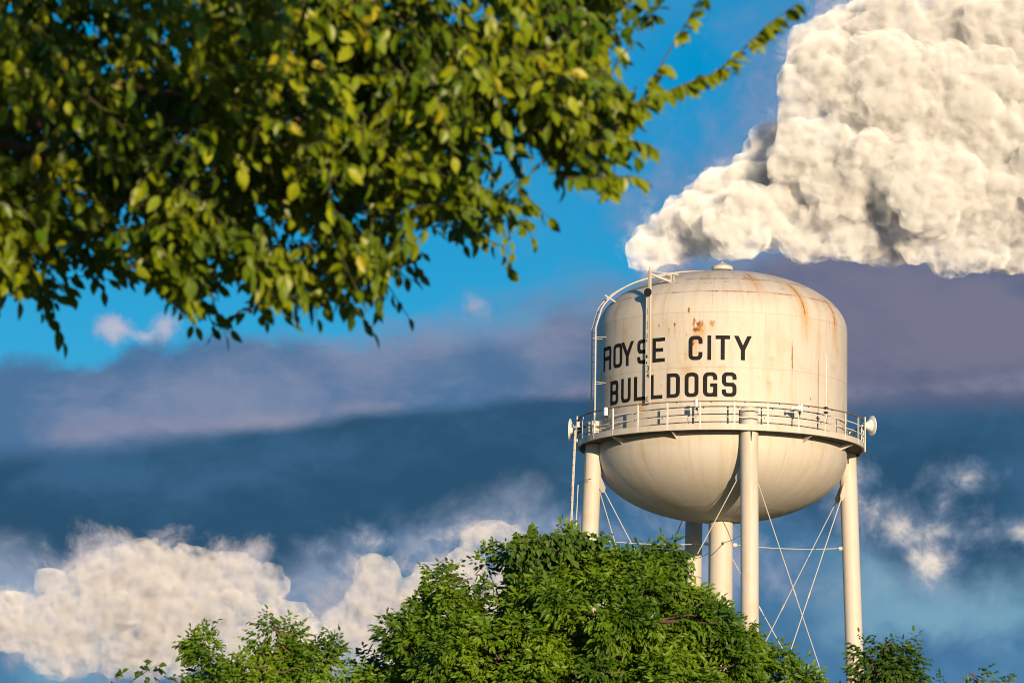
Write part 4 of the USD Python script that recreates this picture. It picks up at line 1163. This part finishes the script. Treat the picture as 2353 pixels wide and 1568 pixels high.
def build_near_tree():
    rng = np.random.default_rng(21)
    Y0 = 20.0
    w = lambda px, py: at(px, py, Y0)
    edge = [(-900, -900), (-900, 500), (-300, 600), (-40, 690), (45, 715), (75, 650), (120, 610), (150, 560), (205, 640), (285, 700), (330, 700), (400, 765), (465, 765), (480, 690), (520, 640), (560, 740),
            (600, 765), (640, 765), (690, 800), (725, 720), (790, 735), (850, 750), (900, 735), (895, 660), (950, 635), (965, 585), (1020, 560), (1120, 545), (1150, 515), (1270, 485), (1300, 430), (1390, 465),
            (1460, 425), (1430, 370), (1490, 350), (1500, 300), (1560, 290), (1580, 240), (1660, 200), (1600, 190), (1480, 250), (1440, 160), (1390, 130), (1440, 90), (1500, 60), (1540, 0), (1560, -150), (1300, -600), (600, -1000)]
    pts = np.array([w(ex, ey - (58 if ey > 500 else 20 if ey > 320 else 0)) for ex, ey in edge])
    poly = Polygon(pts[:, [0, 2]]).buffer(0)
    poly = poly.buffer(-0.055)
    x0, z0, x1, z1 = poly.bounds
    base = np.array([-6.2, Y0 + 1.6, 0.0])
    t = thing('near_tree', 'near tree whose out of focus leafy boughs hang across the upper left', 'tree', loc=base)
    fork = base + np.array([0.5, -0.2, 5.3])
    obj('trunk', tube([base - [0, 0, 0.1], base + [0.05, 0, 1.6], base + [0.3, -0.1, 3.6], fork], [0.36, 0.27, 0.24, 0.21], 16), BARK, t, smooth=50)
    limbs = []
    ends = [(1230, 250, 0.3), (1150, 90, 0.9), (900, 430, 0.0), (620, 500, 0.5), (350, 430, -0.3), (120, 400, 0.2), (1100, -350, 0.8), (500, -500, 0.4), (-200, 300, -0.4), (700, 250, -0.5), (1000, 330, 1.0), (300, 130, 0.9)]
    for px, py, back in ends:
        e = w(px, py) + [0, back + 0.75, 0]
        a = fork + rng.normal(size=3) * 0.1
        m1 = a * 0.66 + e * 0.34 + np.array([0, 0, 0.55]) + rng.normal(size=3) * 0.08
        m2 = a * 0.33 + e * 0.67 + np.array([0, 0, 0.50]) + rng.normal(size=3) * 0.08
        pl = np.array([a, m1, m2, e])
        s = np.linspace(0, 3, 13)
        pl = np.stack([np.interp(s, np.arange(4), pl[:, k]) for k in range(3)], 1)
        pl[1:-1] = (pl[:-2] + pl[1:-1] * 2 + pl[2:]) / 4
        pl[1:-1] += rng.normal(size=(11, 3)) * 0.02
        limbs.append(pl)
        obj('branch', tube(pl, np.linspace(0.060, 0.006, 13), 8), BARK_WARM, t, smooth=50)
    bough = np.array([fork, fork + [1.5, -1.2, 1.6], [-2.4, Y0 - 2.6, 6.5], [-1.5, 16.2, 6.7], [-0.3, 15.6, 6.6]])
    obj('branch', tube(bough, [0.10, 0.08, 0.05, 0.03, 0.01], 8), BARK_WARM, t, smooth=50)
    P, X, Z, S, W, twigs = [], [], [], [], [], []

    def twig(root, tip, n, lo=0.055, hi=0.093, hang=0.75):
        mid = (root + tip) / 2 + np.array([0, 0, 0.04]) + rng.normal(size=3) * 0.02
        twigs.append(tube([root, mid, tip], [0.004, 0.003, 0.0018], 5, caps=False))
        ax = unit(tip - root)
        u = (np.arange(n) + rng.uniform(0.1, 0.9, n)) / n
        q = np.where(u[:, None] < 0.5, root + (mid - root) * (2 * u[:, None]), mid + (tip - mid) * (2 * u[:, None] - 1))
        lat = unit(np.cross(ax, [0, 0, 1.0]) + rng.normal(size=3) * 0.2)
        sgn = np.where(np.arange(n) % 2, 1.0, -1.0)[:, None]
        x = unit(ax * 0.65 + lat * sgn * 0.75 + np.array([0, 0, -hang]) * rng.uniform(0.3, 1.5, (n, 1)) + rng.normal(size=(n, 3)) * 0.25)
        x[-1] = unit(ax + np.array([0, 0, -0.6 * hang]))
        z = unit(SUN_DIR * 0.55 + np.array([0, 0, 0.40]) + rng.normal(size=(n, 3)) * 0.72)
        P.append(q + x * 0.008); X.append(x); Z.append(z); S.append(rng.uniform(lo, hi, n)); W.append(rng.uniform(0.8, 1.15, n))

    count = 0
    while count < 2800:
        px_, pz_ = rng.uniform(x0, x1), rng.uniform(z0, z1)
        g = shapely.Point(px_, pz_)
        if not poly.contains(g): continue
        inframe = px_ > w(-120, 300)[0] and pz_ < w(300, -120)[2]
        if not inframe and rng.random() > 0.30: continue
        edge_d = poly.boundary.distance(g)
        y = Y0 + rng.normal() * (0.25 + min(edge_d, 0.8) * 0.8) + 0.25
        q = np.array([px_, y, pz_])
        if meshkit.noise(np.array([px_ * 3.6, y * 1.2, pz_ * 3.6])) < 0.46: continue
        ln = rng.uniform(0.18, 0.42)
        d = unit(np.array([rng.normal() * 0.5 + 0.35, rng.normal() * 0.5, -0.55 + rng.normal() * 0.35]))
        tip = q + d * ln * 0.5
        if not poly.buffer(0.015).contains(shapely.Point(tip[0], tip[2])): continue
        twig(q - d * ln * 0.5, tip, rng.integers(6, 11))
        count += 1
    # the depth of the crown behind the lit face
    deep = poly.buffer(-0.22)
    n_deep = 0
    while n_deep < 900:
        px_, pz_ = rng.uniform(w(-400, 300)[0], x1), rng.uniform(z0, w(300, -250)[2])
        if not deep.contains(shapely.Point(px_, pz_)): continue
        y = Y0 + rng.uniform(1.2, 3.2)
        if meshkit.noise(np.array([px_ * 2.4, 3.0, pz_ * 2.4])) < 0.34: continue
        q = np.array([px_, y, pz_]); ln = rng.uniform(0.2, 0.4)
        dd = unit(np.array([rng.normal() * 0.5 + 0.2, rng.normal() * 0.5, -0.5 + rng.normal() * 0.3]))
        twig(q - dd * ln * 0.5, q + dd * ln * 0.5, rng.integers(6, 10)); n_deep += 1
    # a bough of the same crown above the picture, nearer the viewer, which shades the left part
    for _ in range(210):
        d = unit(rng.normal(size=3)) * rng.uniform(0.3, 1.0) ** 0.5
        q = np.array([-0.65, 15.8, 6.5]) + d * np.array([0.85, 0.8, 0.5])
        dd = unit(np.array([rng.normal() * 0.6, rng.normal() * 0.6, -0.3 + rng.normal() * 0.3]))
        ln = rng.uniform(0.18, 0.36)
        twig(q - dd * ln * 0.5, q + dd * ln * 0.5, rng.integers(6, 10), hang=0.5)
    # long free shoots against the sky
    def shoot(pxs, back, every=0.035, lo=0.05, hi=0.085, skip=()):
        pl = np.array([w(a, b) + [0, back, 0] for a, b in pxs])
        obj('shoot', tube(pl, np.linspace(0.006, 0.002, len(pl)), 6), TWIG, t, smooth=True)
        L = np.concatenate([[0], np.cumsum(np.linalg.norm(np.diff(pl, axis=0), axis=1))])
        for k, s in enumerate(np.arange(0.02, L[-1], every)):
            if any(a < s / L[-1] < b for a, b in skip): continue
            q = np.array([np.interp(s, L, pl[:, j]) for j in range(3)])
            ax = unit(np.array([np.interp(min(s + 0.05, L[-1]), L, pl[:, j]) for j in range(3)]) - q + 1e-6)
            n = 2
            x = unit(ax * 0.6 + np.array([[0.45, 0.3, -0.75], [-0.1, -0.5, -0.9]]) * rng.uniform(0.6, 1.2, (2, 1)) + rng.normal(size=(2, 3)) * 0.3)
            z = unit(SUN_DIR * 0.3 + np.array([0, -0.3, 0.5]) + rng.normal(size=(2, 3)) * 0.55)
            P.append(np.repeat(q[None], n, 0)); X.append(x); Z.append(z); S.append(rng.uniform(lo, hi, n)); W.append(rng.uniform(0.85, 1.1, n))

    shoot([(1380, 350), (1470, 250), (1560, 210), (1640, 180), (1690, 140), (1760, 70), (1830, 20)], -0.1, every=0.017, lo=0.06, hi=0.09, skip=((0.66, 0.72), (0.88, 0.94)))
    shoot([(1400, 300), (1480, 210), (1530, 120), (1580, 40), (1620, -30)], 0.1, every=0.025, lo=0.06, hi=0.09, skip=((0.5, 0.66),))
    shoot([(1340, 330), (1420, 320), (1480, 330), (1505, 350)], 0.0, every=0.025, lo=0.06, hi=0.09)
    shoot([(1300, 420), (1380, 420), (1450, 415), (1478, 425)], -0.1, every=0.025, lo=0.06, hi=0.09)
    for px, py in ((570, 620), (640, 630), (690, 665), (430, 620), (850, 610), (300, 575), (25, 600), (925, 520)):
        twig(w(px, py - 70), w(px + 10, py + 30), 8, hang=1.3)
    P, X, Z, S, W = np.vstack(P), np.vstack(X), np.vstack(Z), np.concatenate(S), np.concatenate(W)
    # the three hundred that show largest stand as leaves of their own
    rel = P - EYE
    depth = rel @ fwd
    u, v = 1176 + PXF * (rel @ right) / depth, 784 - PXF * (rel @ upv) / depth
    face = np.abs((unit(Z - X * (X * Z).sum(1, keepdims=True)) * unit(rel)).sum(1))
    seen = (u > 10) & (u < 2340) & (v > 10) & (v < 1560)
    score = np.where(seen, S ** 2 * face * np.exp(-(depth - depth.min()) * 1.6), -1)
    best = np.argsort(-score)[:300]
    rest = np.setdiff1d(np.arange(len(P)), best)
    tm = leaf_template('ovate')
    for k in best:
        V, F = place_leaves(tm, P[k:k + 1], X[k:k + 1], Z[k:k + 1], S[k:k + 1], W[k:k + 1])
        obj('leaf', (V, F, None), NEAR_SINGLE[rng.choice(4, p=[0.22, 0.38, 0.27, 0.13])], t, smooth=False)
    V, F = place_leaves(tm, P[rest], X[rest], Z[rest], S[rest], W[rest])
    obj('foliage', (V, F, None), NEAR, t, smooth=False, kind='stuff')
    obj('twigs', cat_mesh(twigs), TWIG, t, smooth=False, kind='stuff')
    print('near leaves', len(P))


build_near_tree()
